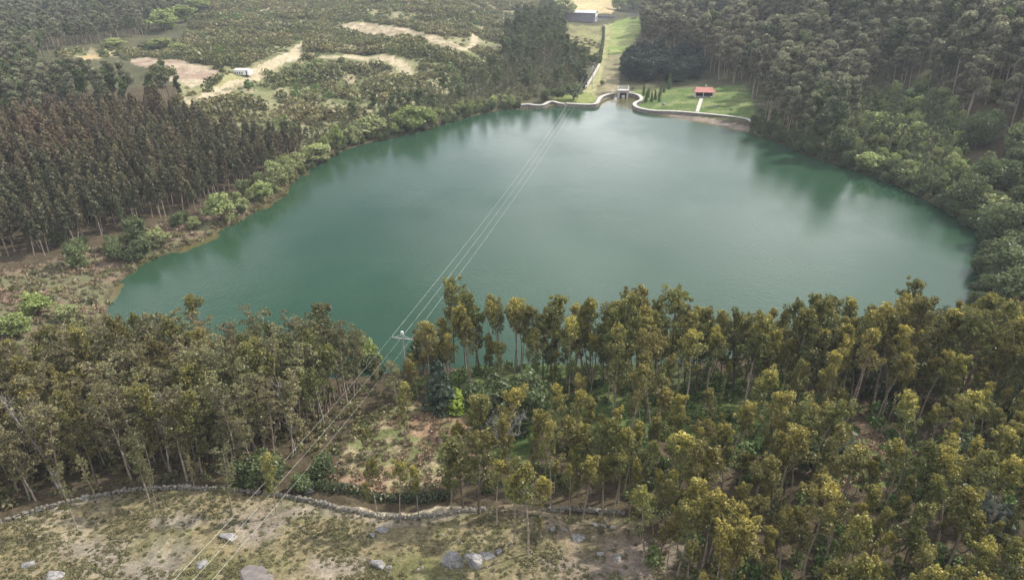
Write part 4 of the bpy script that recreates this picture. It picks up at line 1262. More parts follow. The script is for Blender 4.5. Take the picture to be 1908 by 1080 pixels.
# --- single near trees, named one by one
SPEC = [ # kind, base px, top v, label, name, zt, width factor
 ('wood',146,986,868,'lone thin leaning tree in front of the wall at the far left of the slope','slender_tree',.4,.8),
 ('wood',278,938,822,'tree with a pale silvery crown standing at the drystone wall','slender_tree',.1,1.0),
 ('wood',292,942,850,'thin stem just right of the silvery crowned tree at the wall','slender_tree',.6,.6),
 ('wood',180,932,846,'thin tree growing through the left part of the drystone wall','slender_tree',.5,.7),
 ('wood',365,915,850,'slim tree behind the wall between the silvery crown and the power lines','slender_tree',.7,.7),
 ('wood',433,950,832,'bushy dark tree in front of the wall left of the power lines','slender_tree',.3,1.1),
 ('euc',515,958,838,'young tree in front of the wall right under the power lines','slender_tree',.4,.9),
 ('euc',703,968,858,'young tree with a bare stem at the bend of the wall, left of three','slender_tree',.5,.85),
 ('euc',747,974,862,'young tree at the bend of the wall, middle of three','slender_tree',.4,.9),
 ('euc',782,966,868,'young greener tree at the bend of the wall, right of three','slender_tree',.2,.8),
 ('euc',693,986,900,'thin short stem in front of the wall below the young trees','slender_tree',.7,.5),
 ('eucdark',865,952,812,'dark dense eucalyptus at the right end of the bracken clearing','eucalyptus_tree',.4,1.35),
 ('eucdark',893,958,806,'dark eucalyptus with a brown top beside the sandy path','eucalyptus_tree',.6,1.2),
 ('euc',840,948,820,'leaning dark eucalyptus overhanging the sandy path','eucalyptus_tree',.5,1.1),
 ('euc',983,1032,875,'tall straight eucalyptus standing forward on the bare slope','eucalyptus_tree',.3,1.2),
 ('euc',958,1010,872,'eucalyptus with a yellow crown just left of the forward one','eucalyptus_tree',.05,.9),
 ('euc',1007,1004,890,'brown crowned eucalyptus just right of the forward one','eucalyptus_tree',.9,1.0),
 ('euc',1001,1036,960,'thin dead looking stem at the foot of the forward eucalyptus','slender_tree',.9,.35),
 ('euc',925,978,850,'dark eucalyptus between the sandy path and the yellow crowned one','eucalyptus_tree',.6,1.0),
 ('euc',1088,966,840,'tall brown tipped eucalyptus in front of the short wall','eucalyptus_tree',.5,1.1),
 ('euc',1062,962,858,'narrow eucalyptus at the left end of the short wall','eucalyptus_tree',.3,.8),
 ('euc',1122,955,850,'slim straight eucalyptus behind the middle of the short wall','eucalyptus_tree',.4,.8),
 ('euc',1145,960,846,'eucalyptus with a pale stem behind the right end of the short wall','eucalyptus_tree',.2,.9),
 ('euc',1172,965,858,'eucalyptus just past the right end of the short wall','eucalyptus_tree',.5,.9),
 ('euc',1200,1050,908,'golden crowned eucalyptus at the left edge of the lower stand','eucalyptus_tree',.1,1.1),
 ('euc',1232,1030,900,'brown stemmed eucalyptus on the stony edge of the lower stand','eucalyptus_tree',.5,1.0),
 ('euc',1262,1075,930,'eucalyptus with a dark leaning stem low on the stony edge','eucalyptus_tree',.4,1.1),
 ('euc',754,832,712,'tall pale stemmed tree standing in the bracken clearing','eucalyptus_tree',.4,.9),
 ('euc',690,866,800,'small golden bush like tree at the left side of the bracken clearing','eucalyptus_tree',.1,1.1),
 ('euc',833,850,800,'small dark green sapling at the right side of the bracken clearing','eucalyptus_tree',.6,.9),
 ('euc',380+0,700,545,'umbrella topped tree towering over the woods against the lake','woodland_tree',.3,1.0),
 ('eucdark',848,680,520,'tall dark spire of a tree on the shore right of the power pole','eucalyptus_tree',.4,1.0),
 ('euc',1186,690,520,'tall airy tree with curling top branches against the lake','woodland_tree',.5,1.1),
 ('eucdark',1668,660,512,'tall tree with a wind bent flag shaped crown against the lake','eucalyptus_tree',.5,1.0),
]
su = hit([q[1] for q in SPEC], [q[2] for q in SPEC])
for i, (kn, u, v, vt, lb, nm, zt, wf_) in enumerate(SPEC):
    x, y, z = float(su[0][i]), float(su[1][i]), float(su[2][i])
    dx3, dy3, dz3 = [float(c) for c in ray(u, vt)]
    Hh = CAM_H + dz3 * (y / dy3) - z
    s = Hh / LIB[kn][0][2]
    tree(nm, lb, 'tree', kn, x, y, z, s * .97, zt, None, lean=.02, sxy=s * wf_)

A = scatter([(470,400),(430,420),(440,380),(540,290),(640,245),(740,215),(850,195),(960,185),(960,206),(880,214),(760,252),(640,285),(560,350)], 4.6, mind=.4, ragged=0)
k_ = sdf(A[0], A[1]) < 8.5
A = tuple(a_[k_] for a_ in A)
LM_W = [(450,395,'near the big pale willow on the left bank'),(530,330,'above the brown shallows'),(600,290,'at the left shore bend'),(690,255,'on the upper left shore'),(780,235,'by the bright green shore trees'),(900,200,'on the shore left of the dam')]
plantset(A, 'bright', 8, 'willow_tree', 'willow', 'light green willows fringing the left shore', 'willow_fringe', 'light green willows', LM_W, 300, lambda X, Y, U, V: rng.random(len(X)), .32, .72,
         lambda z, s, u, v: ('larger ' if s > .55 else 'low ') + ('cream green' if z > .6 else 'fresh green') + ' willow ' + nearest(LM_W, u, v))

# --- single round trees and bushes: kind, centre-bottom px, height px, width px, label, cat
SING = [
 ('bright',414,418,66,50,'large pale green round willow on the left bank of the lake','willow','broadleaf_tree',.5),
 ('bright',513,345,52,34,'pale green willow on the bank above the brown shallows','willow','broadleaf_tree',.8),
 ('bright',538,332,44,30,'cream green willow just right of the one above the brown shallows','willow','broadleaf_tree',1),
 ('bright',485,372,40,40,'soft green tree on the left bank between the two willows','willow','broadleaf_tree',.4),
 ('bright',556,308,30,32,'round pale bush at the left shore bend','willow','broadleaf_tree',1),
 ('bright',592,300,38,50,'wide cream green round willow leaning over the left shore','willow','broadleaf_tree',1),
 ('bright',628,275,50,20,'narrow bright green tree behind the left shore','tree','broadleaf_tree',.2),
 ('bright',655,264,36,34,'round pale willow on the upper left shore','willow','broadleaf_tree',.9),
 ('bright',690,254,42,56,'broad pale willow in the middle of the upper left shore','willow','broadleaf_tree',.9),
 ('bright',712,248,34,26,'small pale willow at the right side of the broad one','willow','broadleaf_tree',.7),
 ('bright',764,243,52,56,'big bright green tree on the upper left shore','tree','broadleaf_tree',.15),
 ('bright',799,236,40,30,'bright green tree at the end of the upper left shore row','tree','broadleaf_tree',.1),
 ('bright',745,238,34,30,'green tree just left of the big bright one','tree','broadleaf_tree',.3),
 ('under',0,0,0,0,'','','',0),
 ('bright',75,588,52,50,'bright green bush in the bracken at the far left','bush','broadleaf_tree',.1),
 ('bright',35,626,52,50,'bright green bush low at the left edge above the near woods','bush','broadleaf_tree',.15),
 ('bright',130,600,40,40,'yellowish pale bush on the left bank','bush','broadleaf_tree',.9),
 ('broad',335,425,34,26,'small dark green tree on the left bank','tree','broadleaf_tree',.2),
 ('bright',362,426,26,24,'small pale bush above the left shore','bush','broadleaf_tree',.6),
 ('bright',300,460,40,40,'olive pale bush on the left bank near the shore','bush','broadleaf_tree',1),
 ('broad',150,500,60,40,'olive tree with a bare stem standing in the brown bank','tree','broadleaf_tree',.5),
 ('broad',255,440,44,36,'dark small tree at the lower edge of the plantation','tree','broadleaf_tree',.4),
 ('lime',849,760,34,70,'lime yellow bush glowing in the middle of the near woods','bush','lime_bush',.2),
 ('bluec',824,762,100,66,'blue green conifer just behind the lime yellow bush','conifer','conifer_tree',.3),
 ('broad',915,800,110,90,'dark broad tree right of the lime yellow bush','tree','broadleaf_tree',.1),
 ('broad',985,790,90,80,'dark rounded tree behind the grey bare tree','tree','broadleaf_tree',.15),
 ('broad',660,672,60,50,'dark green tree on the shore just left of the power pole','tree','broadleaf_tree',.2),
 ('bright',690,690,70,40,'yellow green tree at the shore left of the power pole','tree','broadleaf_tree',.3),
 ('broad',605,890,44,46,'dark green round bush beside the bracken clearing','bush','broadleaf_tree',.0),
 ('broad',500,905,66,70,'broad dark bush behind the wall under the power lines','bush','broadleaf_tree',.3),
 ('broad',455,905,50,50,'dark low bush left of the broad one behind the wall','bush','broadleaf_tree',.2),
 ('broad',560,915,34,40,'low green bush at the wall right of the power lines','bush','broadleaf_tree',.3),
 ('broad',700,715,60,46,'dark tree at the foot of the power pole, left side','tree','broadleaf_tree',.2),
 ('broad',1040,186,26,24,'dark tree with a rounded top at the left end of the lake wall','tree','broadleaf_tree',.1),
 ('broad',1016,190,26,18,'small round dark tree behind the wavy lake wall','tree','broadleaf_tree',.1),
 ('broad',1068,186,34,30,'flat topped dark green tree on the lawn left of the dam','tree','broadleaf_tree',.2),
 ('conif',1086,160,36,18,'narrow dark conifer left of the grass track','conifer','conifer_tree',.3),
 ('broad',1122,160,12,9,'small reddish shrub above the curved wall','shrub','broadleaf_tree',1),
 ('broad',1178,170,10,8,'small brown shrub beside the gatehouse','shrub','broadleaf_tree',1),
 ('bright',1150,20,34,26,'pale round tree at the corner of the stubble field','tree','broadleaf_tree',.6),
 ('bright',1180,18,34,26,'grey green tree beside the road near the stubble field','tree','broadleaf_tree',.9),
 ('bright',1050,36,44,38,'pale grey green tree at the left end of the long shed','tree','broadleaf_tree',1),
 ('bright',1225,105,34,30,'yellowish green tree standing out before the tall woods','tree','broadleaf_tree',.5),
 ('broad',1080,98,14,34,'dark low mound of scrub in the rough pasture','scrub','broadleaf_tree',.3),
 ('broad',1066,130,22,24,'dark tree at the lower edge of the rough pasture','tree','broadleaf_tree',.3),
 ('broad',1105,120,22,20,'dark tree near the hedge below the rough pasture','tree','broadleaf_tree',.3),
 ('bright',308,58,44,50,'large soft green tree among the far left woods','tree','broadleaf_tree',.2),
 ('bright',345,40,34,40,'light green tree right of the large soft green one','tree','broadleaf_tree',.3),
 ('bright',370,24,30,40,'light green tree at the top edge of the photo, left half','tree','broadleaf_tree',.2),
 ('bright',300,90,22,40,'light green low tree above the hillside track','tree','broadleaf_tree',.4),
 ('bright',335,98,20,40,'light green bush right above the ploughed plot','bush','broadleaf_tree',.4),
 ('bright',212,88,18,40,'green low tree at the edge of the far left woods','tree','broadleaf_tree',.5),
 ('bigbroad',1868,512,74,84,'pale green dome of a tree on the right shore','tree','broadleaf_tree',.75),
 ('bigbroad',1898,570,84,96,'large pale green tree at the right edge above the near woods','tree','broadleaf_tree',.85),
 ('bigbroad',1906,480,60,70,'pale green tree at the right edge behind the dome','tree','broadleaf_tree',.7),
 ('bigbroad',1845,455,56,60,'dark rounded tree hanging over the right end of the lake','tree','broadleaf_tree',.2),
 ('bright',1620,318,40,50,'light green bushy tree low in the right hand woods','tree','broadleaf_tree',.4),
 ('bright',1645,262,60,60,'yellow green thicket tree in the right hand woods','tree','broadleaf_tree',.3),
 ('bright',1610,250,50,40,'narrow light green tree left of the yellow green thicket','tree','broadleaf_tree',.4),
 ('bright',1700,275,50,60,'light green tree right of the yellow green thicket','tree','broadleaf_tree',.6),
 ('bright',1840,400,44,70,'yellowish green tree on the right shore slope','tree','broadleaf_tree',.8),
 ('bigbroad',1885,425,54,70,'olive yellow tree on the right shore slope at the edge','tree','broadleaf_tree',1),
 ('bright',1840,190,50,46,'light green tree on the slope behind the right glade','tree','broadleaf_tree',.6),
 ('bigbroad',1700,738,90,90,'dark broad tree at the left side of the small orange clearing','tree','broadleaf_tree',.1),
 ('bigbroad',1740,650,80,60,'dark tree on the shore above the small orange clearing','tree','broadleaf_tree',.1),
 ('bigbroad',1850,800,90,90,'dark broad tree in the shade at the right edge','tree','broadleaf_tree',.1),
 ('bigbroad',1790,890,90,90,'dark broad tree left of the silver shrubs at the bottom right','tree','broadleaf_tree',.1),
 ('bigbroad',1500,880,80,70,'dark broad tree beside the pale green glade','tree','broadleaf_tree',.15),
 ('bigbroad',790,688,70,60,'dark shore tree just right of the power pole','tree','broadleaf_tree',.2),
]
SING = [q for q in SING if q[0] != 'under']
LIB['lime'] = [(a_, None, b_) for a_, c_, b_ in LIB['bright'][:2]]
tmp = []
for a_, c_, h_ in LIB['bright'][:2]:
    m_ = c_.copy(); m_.name = 'lime_crown'; m_.materials[0] = M['lime']; tmp.append((a_, m_, h_))
LIB['lime'] = tmp
LW = {'bigbroad': 9.0, 'bright': 5.8, 'broad': 6.4, 'lime': 5.8, 'bluec': 5.6, 'conif': 8.5}
su = hit([q[1] for q in SING], [q[2] for q in SING])
for i, (kn, u, v, hp, wp, lb, ct, nm, zt) in enumerate(SING):
    x, y, z = float(su[0][i]), float(su[1][i]), float(su[2][i])
    k = (y * CP - (z - CAM_H) * SP) / FPX
    el = math.atan2(CAM_H - z, math.hypot(x, y))
    Hh = hp * k / math.cos(el) * .92; Ww = wp * k
    tree(nm, lb, ct, kn, x, y, z - .15, Hh / LIB[kn][0][2], zt, None, lean=.02, sxy=Ww / LW[kn])
# grey bare tree in the hollow
x0, y0, z0 = [float(c[0]) for c in hit(940, 826)]
bt = thing('bare_tree', 'leafless grey spreading tree in the dark hollow right of the lime bush', 'tree', (x0, y0, z0), .4)
bare(5.5).build('branches', M['bark_grey'], bt)
x0, y0, z0 = [float(c[0]) for c in hit(215, 690)]
bt = thing('bare_tree', 'leafless grey tree at the left tip of the lake', 'tree', (x0, y0, z0), 2.4)
bare(7).build('branches', M['bark_grey'], bt)

# poplars by the gatehouse
pop = [(1199,178),(1208,182),(1214,190),(1221,186),(1229,180),(1237,172),(1203,190),(1228,190),(1246,166)]
px_, py_, pz_ = hit([q[0] for q in pop], [q[1] for q in pop])
plab = ['leftmost back','second','front tall','middle','fourth back','right back','front left small','front right small','last and tallest']
for i in range(len(pop)):
    tree('poplar_tree', f'{plab[i]} of the small columnar poplars beside the gatehouse lawn', 'poplar', 'poplar', float(px_[i]), float(py_[i]), float(pz_[i]), .6 + .12 * rng.random() + (.35 if i == 8 else 0), .2, 'small columnar poplars on the lawn')
# dark conifer belt behind the gatehouse
A = scatter([(1158,140),(1170,112),(1200,104),(1260,112),(1300,118),(1306,150),(1260,158),(1200,156),(1165,152)], 6.6)
plantset(A, 'conif', 12, 'conifer_tree', 'conifer', 'dark conifer belt behind the gatehouse', 'conifer_belt', 'dark conifers behind the gatehouse', [(0,0,'')], 120, .3, .62, 1.15,
         lambda z, s, u, v: ('tall ' if s > .95 else 'shorter ' if s < .82 else '') + 'dark conifer in the ' + ('left' if u < 1205 else 'middle' if u < 1260 else 'right') + ' of the gatehouse belt, ' + ('front row' if v > 140 else 'second row' if v > 125 else 'back row'))

# --- plantation on the left shore
P_PL = [(-260,276),(0,262),(110,243),(210,233),(300,228),(345,240),(400,266),(470,285),(530,298),(590,290),(596,296),(560,300),(520,330),(470,352),(420,372),(360,398),(260,425),(150,462),(60,485),(-50,500),(-260,540)]
LM_PL = [(0,300,'at the left edge of the plantation'),(150,250,'along the top of the plantation'),(330,250,'at the top right of the plantation'),(480,290,'in the right tip of the plantation'),
         (200,330,'in the middle of the plantation'),(60,420,'at the lower left of the plantation'),(250,400,'on the lower edge of the plantation'),(400,360,'on the lakeward edge of the plantation')]
A = scatter(P_PL, 3.3, mind=6)
pl_zt = lambda X, Y, U, V: fbm(X/25., Y/25., 121, 3) * .9 - .35 + .65 * sstep(420, 60, U) * sstep(430, 240, V) + rng.normal(size=len(X)) * .18
plantset(A, 'plant', 13, 'plantation_tree', 'plantation tree', 'even rows of the brown topped plantation', 'plantation', 'dense dark plantation with reddish brown tops on the left slope', LM_PL, 300, pl_zt, .70, 1.05,
         lambda z, s, u, v: ('reddish topped' if z > .65 else 'brown green' if z > .35 else 'dark green') + (' tall' if s > .95 else ' short' if s < .8 else '') + ' tree ' + nearest(LM_PL, u, v))
# lower fringe of the left bank: sparse trees and shrubs
A = scatter([(-260,560),(-50,500),(60,475),(250,420),(420,368),(470,350),(560,310),(560,345),(420,440),(250,515),(200,560),(190,640),(100,660),(-260,700)], 5.0, mind=.5, dens=lambda X, Y, U, V: .35 + .5 * sstep(18, 30, sdf(X, Y)) * (V < 480))
LM_LB = [(0,600,'at the far left of the brown bank'),(120,540,'on the brown bracken bank'),(180,620,'by the left tip of the lake'),(300,450,'on the bank under the plantation'),(430,400,'near the big pale willow'),(530,345,'near the brown shallows')]
plantset(A, 'broad', 8, 'bank_tree', 'small tree', 'small trees scattered on the left bank', 'bank_scrub', 'small trees scattered on the left bank', LM_LB, 300, lambda X, Y, U, V: rng.random(len(X)) ** .8 * .8, .35, .95,
         lambda z, s, u, v: ('pale olive' if z > .5 else 'olive' if z > .25 else 'dark green') + (' tall' if s > .65 else ' low') + ' scrubby tree ' + nearest(LM_LB, u, v))
# --- mixed woods of the upper left shore
P_SH = [(470,300),(500,282),(560,266),(640,240),(700,216),(770,198),(850,165),(930,140),(942,75),(985,40),(1025,20),(1060,60),(1045,100),(1080,120),(1092,150),(1085,178),(1000,184),(960,192),(880,206),(800,226),(740,240),(640,268),(590,285)]
LM_SH = [(520,250,'at the left end of the upper shore woods'),(620,240,'behind the row of pale willows'),(720,210,'behind the bright green shore trees'),(830,195,'on the upper lake shore'),(930,180,'close to the left end of the dam'),
         (1020,170,'behind the wavy lake wall'),(900,140,'in the middle of the upper shore woods'),(980,90,'in the tall stand'),(1010,40,'beside the long shed'),(1010,125,'below the tall stand'),(955,60,'on the left side of the tall stand'),(1035,85,'beside the rough pasture')]
A = scatter(P_SH, 5.0, mind=1.5, exclude=(P_LMEAD, P_LAWNL))
plantset(A, 'shore', 15, 'shore_tree', 'shore tree', 'mixed woods of the upper left shore', 'shore_wood', 'mixed dark trees of the upper left shore', LM_SH, 300, lambda X, Y, U, V: fbm(X/20., Y/20., 131, 3)*1.3 - .25, .42, .85,
         lambda z, s, u, v: ('tall ' if s > .75 else 'short ' if s < .55 else '') + ('brownish' if z > .6 else 'grey green' if z > .4 else 'dark green') + ' tree ' + nearest(LM_SH, u, v), lambda X, Y, U, V: .85 + .45 * sstep(900, 980, U) * sstep(170, 100, V), ('gumdark', .3))
A = scatter(P_SH, 6.5, mind=.8)
stuff('shore_undergrowth', 'dark scrub filling the gaps between the upper shore trees', 'undergrowth', 'gorse', A[0], A[1], A[2], rng.uniform(0, 6.28, len(A[0])), rng.uniform(1, 2.2, len(A[0])), rng.random(len(A[0]))*.6)
# --- far left woods
P_FL = [(-300,-60),(330,-60),(400,-10),(330,40),(270,70),(200,84),(100,98),(70,140),(100,166),(160,178),(230,184),(300,188),(335,192),(345,206),(300,214),(200,218),(100,234),(0,250),(-300,260)]
A = scatter(P_FL, 5.8, exclude=(P_LTRK, P_PLOUGH))
LM_FL = [(20,220,'above the left end of the plantation'),(200,185,'in the dark stand above the plantation'),(60,140,'in the far left woods'),(150,90,'by the end of the yellow track'),(250,60,'at the right edge of the far left woods'),(60,40,'near the top left corner')]
plantset(A, 'gum', 20, 'pine_tree', 'pine', 'far left woods', 'far_woodland', 'distant dark woods in the upper left', LM_FL, 300, lambda X, Y, U, V: fbm(X/30., Y/30., 141, 3)*1.2 - .3, .5, .85,
         lambda z, s, u, v: ('tall ' if s > .75 else 'short ' if s < .6 else '') + ('greyish' if z > .45 else 'dark') + ' tree ' + nearest(LM_FL, u, v), None, ('gumdark', .5))
# --- right hand woods
P_FR = [(1196,-60),(1240,16),(1200,40),(1196,62),(1186,88),(1210,108),(1262,112),(1310,125),(1320,148),(1385,166),(1404,196),(1418,238),(1470,264),(1560,297),(1640,325),(1700,352),(1760,390),(1820,428),(1850,470),(1870,520),(2250,560),(2250,-60)]
P_OPEN = [(1575,230),(1630,180),(1740,172),(1785,215),(1790,330),(1740,372),(1660,336),(1590,305)]
A = scatter(P_FR, 6.6, mind=.3, exclude=(P_OPEN, P_HOLL2))
LM_FR = [(1230,90,'beside the green meadow'),(1400,150,'behind the red roofed hut'),(1430,240,'at the corner of the right shore'),(1520,270,'on the right shore'),(1640,320,'on the right shore below the glade'),
         (1760,370,'on the dark right shore'),(1860,450,'on the right shore near the pale domes'),(1560,150,'on the wooded ridge right of the hut'),(1700,220,'around the hidden glade'),(1850,300,'at the right edge of the woods'),(1500,60,'high in the right hand woods'),(1780,90,'in the upper right woods'),(1885,30,'in the top right corner'),(1690,20,'along the top edge of the right woods'),(1860,150,'by the right edge of the upper woods'),(1680,140,'just behind the bright opening'),(1320,40,'along the top edge behind the conifers')]
fr_zt = lambda X, Y, U, V: fbm(X/35., Y/35., 151, 3)*1.5 - .3 + rng.normal(size=len(X))*.12
shore = sdf(A[0], A[1])
near_sh = ((A[3] > 1740) & (A[4] > 250)) | ((shore < 14) & (rng.random(len(A[0])) < .45))
B1 = tuple(a_[~near_sh] for a_ in A); B2 = tuple(a_[near_sh] for a_ in A)
plantset(B1, 'gum', 20, 'gum_tree', 'gum tree', 'tall woods right of the lake', 'gum_wood', 'dense tall grey green woods covering the right hand hill', LM_FR, 300, fr_zt, .72, 1.28,
         lambda z, s, u, v: ('tall ' if s > 1.05 else 'shorter ' if s < .86 else '') + ('brownish' if z > .6 else 'grey green') + ' gum tree ' + nearest(LM_FR, u, v), lambda X, Y, U, V: (.70 + .75 * fbm(X/38., Y/38., 155, 2)) * np.where((U > 1560) & (U < 1790) & (V > 285) & (V < 420), .62, 1), ('gumdark', .15))
kk_ = rng.random(len(B2[0])) < .62
B2 = tuple(a_[kk_] for a_ in B2)
plantset(B2, 'bigbroad', 12, 'round_tree', 'round tree', 'dark rounded trees of the right shore', 'round_tree_wood', 'dark rounded trees of the right shore', LM_FR, 300, lambda X, Y, U, V: fbm(X/20., Y/20., 161, 3)*1.5 - .35, .45, 1.15,
         lambda z, s, u, v: ('big ' if s > .9 else 'small ' if s < .7 else '') + ('pale' if z > .45 else 'dark') + ' rounded tree ' + nearest(LM_FR, u, v), None, None)
A = scatter(P_FR, 5.0, mind=.6, dens=lambda X, Y, U, V: (sdf(X, Y) < 30) * 1.0)
A2 = scatter(P_OPEN, 4.2, mind=2)
n_ = len(A2[0]); stuff('glade_thicket', 'light green thicket filling the opening in the right hand woods', 'undergrowth', 'underb', A2[0], A2[1], A2[2], rng.uniform(0, 6.28, n_), rng.uniform(1.2, 2.8, n_), .3 + .7 * rng.random(n_))
A2 = scatter(P_OPEN, 6.5, mind=1, dens=lambda X, Y, U, V: np.full(len(X), .75))
plantset(A2, 'bright', 8, 'broadleaf_tree', 'light green tree', 'light green trees of the opening in the right woods', 'opening_wood', 'light green trees', LM_FR, 300, .5, .5, 1.0, lambda z, s, u, v: ('big' if s > .75 else 'small') + (' pale' if z > .5 else ' fresh') + ' green tree in the bright opening of the right woods')
A2 = scatter(P_OPEN, 9.0, mind=2)
plantset(A2, 'shore', 15, 'glade_tree', 'slender tree', 'thin trees of the light green opening', 'glade_wood', 'thin trees', LM_FR, 300, .4, .6, 1.0, lambda z, s, u, v: ('tall' if s > .8 else 'short') + ' thin tree standing in the light green opening of the right woods')
stuff('right_shore_undergrowth', 'dark scrub along the foot of the right shore woods', 'undergrowth', 'underb', A[0], A[1], A[2], rng.uniform(0, 6.28, len(A[0])), rng.uniform(1, 2.0, len(A[0])), rng.random(len(A[0])))

def fringe(name, label, kn, poly, s, w, smin, smax, zt, over=0):
    A = scatter(poly, s, mind=.15, ragged=0)
    k = sdf(A[0], A[1]) < w
    A = [a_[k] for a_ in A]; n = len(A[0]); print(name, n)
    if over:
        e = .3; sx_ = (sdf(A[0] + e, A[1]) - sdf(A[0] - e, A[1])) / (2*e); sy_ = (sdf(A[0], A[1] + e) - sdf(A[0], A[1] - e)) / (2*e)
        A[0] = A[0] - sx_ * over; A[1] = A[1] - sy_ * over; A[2] = np.maximum(height(A[0], A[1]), -.6)
    stuff(name, label, 'shore bushes', kn, A[0], A[1], A[2] - .2, rng.uniform(0, 6.28, n), rng.uniform(smin, smax, n), rng.random(n) * zt)
P_RS = [(1408,225),(1500,230),(1700,280),(1850,400),(1900,480),(1860,560),(1800,500),(1700,420),(1500,320),(1400,262)]
P_LS = [(990,185),(940,195),(860,205),(760,225),(640,262),(560,300),(545,345),(620,310),(720,275),(830,242),(960,214)]
fringe('shore_bushes', 'dark bushes overhanging the right shore of the lake', 'bigbroad', P_RS, 2.9, 7, .22, .55, .45, 1.6)
fringe('shore_bushes', 'olive bushes on the near shore at the right end of the lake', 'bigbroad', [(1400,650),(1690,600),(1790,560),(1900,500),(1940,640),(1700,690),(1400,700)], 3.2, 9, .2, .45, .6, 1.0)
fringe('shore_bushes', 'olive bushes along the upper left shore of the lake', 'bigbroad', P_LS, 2.8, 4.5, .14, .36, .8, 1.2)
fringe('shore_bushes', 'low dark bushes and twigs on the edge of the left bank', 'gorse', [(560,300),(420,395),(230,480),(180,600),(230,560),(420,450),(580,340)], 1.5, 2.6, .4, 1.0, 1.0, .6)

# --- undergrowth, bracken, scrub, tufts: nobody could count these
def mass(name, label, kn, poly, s, smin, smax, zt, clump=0, **kw):
    A = scatter(poly, s, **kw)
    if len(A[0]) == 0: return
    n = len(A[0]); print(name, n)
    z_ = zt(A[0], A[1]) if callable(zt) else rng.random(n) * zt
    sc_ = rng.uniform(smin, smax, n)
    if clump: sc_ = sc_ * (.45 + 1.25 * sstep(.35, .65, fbm(A[0]/clump, A[1]/clump, 401, 3)))
    stuff(name, label, 'undergrowth', kn, A[0], A[1], A[2], rng.uniform(0, 6.28, n), sc_, z_)
mass('undergrowth', 'bright green brambles and bushes between the near trees', 'underb', [(735,700),(1700,640),(1830,640),(2100,700),(2100,1400),(1350,1400),(1180,940),(900,925),(830,910),(905,850),(870,760),(760,745)], 2.1, .45, 1.05, .8,
     exclude=(P_BRACK, P_BRACK2), dens=lambda X, Y, U, V: .28 + .62 * sstep(.38, .55, fbm(X/9., Y/9., 171, 3)))
mass('glade_undergrowth', 'pale green brambles filling the glade on the right', 'brackb', P_GREEN2, 1.1, .7, 1.3, .2)
mass('woodland_undergrowth', 'low brown scrub under the left near woods', 'gorse', P_NL, 1.9, .35, .95, 1.0, dens=lambda X, Y, U, V: np.full(len(X), .7))
mass('bracken', 'orange brown dead bracken in the near clearing', 'brackb', P_BRACK, 1.0, .6, 1.3, lambda X, Y: np.clip(fbm(X/4., Y/4., 181, 3)*2 - .7, 0, 1), dens=lambda X, Y, U, V: .35 + .5 * fbm(X/3., Y/3., 183, 2))
mass('bracken_patch', 'dead bracken in the small right clearing', 'brackb', P_BRACK2, 1.1, .6, 1.2, .5)
mass('bank_bracken', 'reddish dead bracken on the left bank', 'brackb', P_LBANK, 1.9, 1.0, 2.0, lambda X, Y: np.clip(fbm(X/7., Y/7., 185, 3)*2 - .6, 0, 1), mind=.5, dens=lambda X, Y, U, V: np.full(len(X), .75))
mass('bank_bushes', 'low olive bushes on the left bank', 'gorse', P_LBANK, 4.2, .5, 1.2, .9, mind=.8, dens=lambda X, Y, U, V: np.full(len(X), .6))
mass('heather_tufts', 'low dark heather tufts dotted over the stony foreground slope', 'tuftb', P_FORE, .40, .3, .95, .9, mind=2,
     dens=lambda X, Y, U, V: .10 + .62 * sstep(.44, .60, fbm(X/3.5, Y/3.5, 191, 3) * .6 + fbm(X/11., Y/11., 193, 2) * .4))
mass('heath_scrub', 'dark gorse and heath bushes covering the far left hillside', 'gorse', P_HEATH, 2.6, .7, 2.1, lambda X, Y: np.clip(fbm(X/22., Y/22., 201, 4)*2.4 - .8, 0, 1), clump=16.,
     exclude=(P_PLOUGH, P_SAND1, P_SAND2, P_SCAR, P_TRK1, P_SLAB, P_GRASSY, P_STUB, P_LMEAD, P_LTRK),
     dens=lambda X, Y, U, V: (.16 + .82 * sstep(.41, .49, fbm(X/34., Y/22., 203, 4))) * (sum([(dist_line(X, Y, P, False) < w) for P, w in TRKW]) == 0))
mass('heath_bushes', 'larger dark bushes scattered over the far left hillside', 'underb', P_HEATH, 9.0, 1.0, 2.4, 1.0,
     exclude=(P_PLOUGH, P_SAND1, P_SAND2, P_SCAR, P_TRK1, P_SLAB, P_GRASSY, P_STUB, P_LMEAD), dens=lambda X, Y, U, V: .1 + .7 * sstep(.5, .6, fbm(X/30., Y/30., 205, 3)))
mass('pasture_scrub', 'low scrub in the rough pasture by the shed', 'gorse', [(1040,60),(1120,80),(1116,120),(1090,160),(1060,140),(1045,100)], 5.0, .5, 1.5, .8, dens=lambda X, Y, U, V: np.full(len(X), .5))
c_ = bpy.data.collections.new('src_pebble')
for i in range(6): c_.objects.link(bpy.data.objects.new('pebble_source', rock_mesh('pebble_shape', M['stone'], 1, .3, -.6, 80 + i)))
SRC['pebble'] = (c_, 6)
A = scatter(P_FORE, .8, mind=2, dens=lambda X, Y, U, V: .04 + .35 * sstep(.52, .64, fbm(X/6., Y/4., 301, 3)))
n = len(A[0]); print('stones', n)
stuff('loose_stones', 'small loose grey stones strewn over the foreground slope', 'stones', 'pebble', A[0], A[1], A[2], rng.uniform(0, 6.28, n), rng.uniform(.05, .22, n) ** 1.0, rng.random(n), .3)
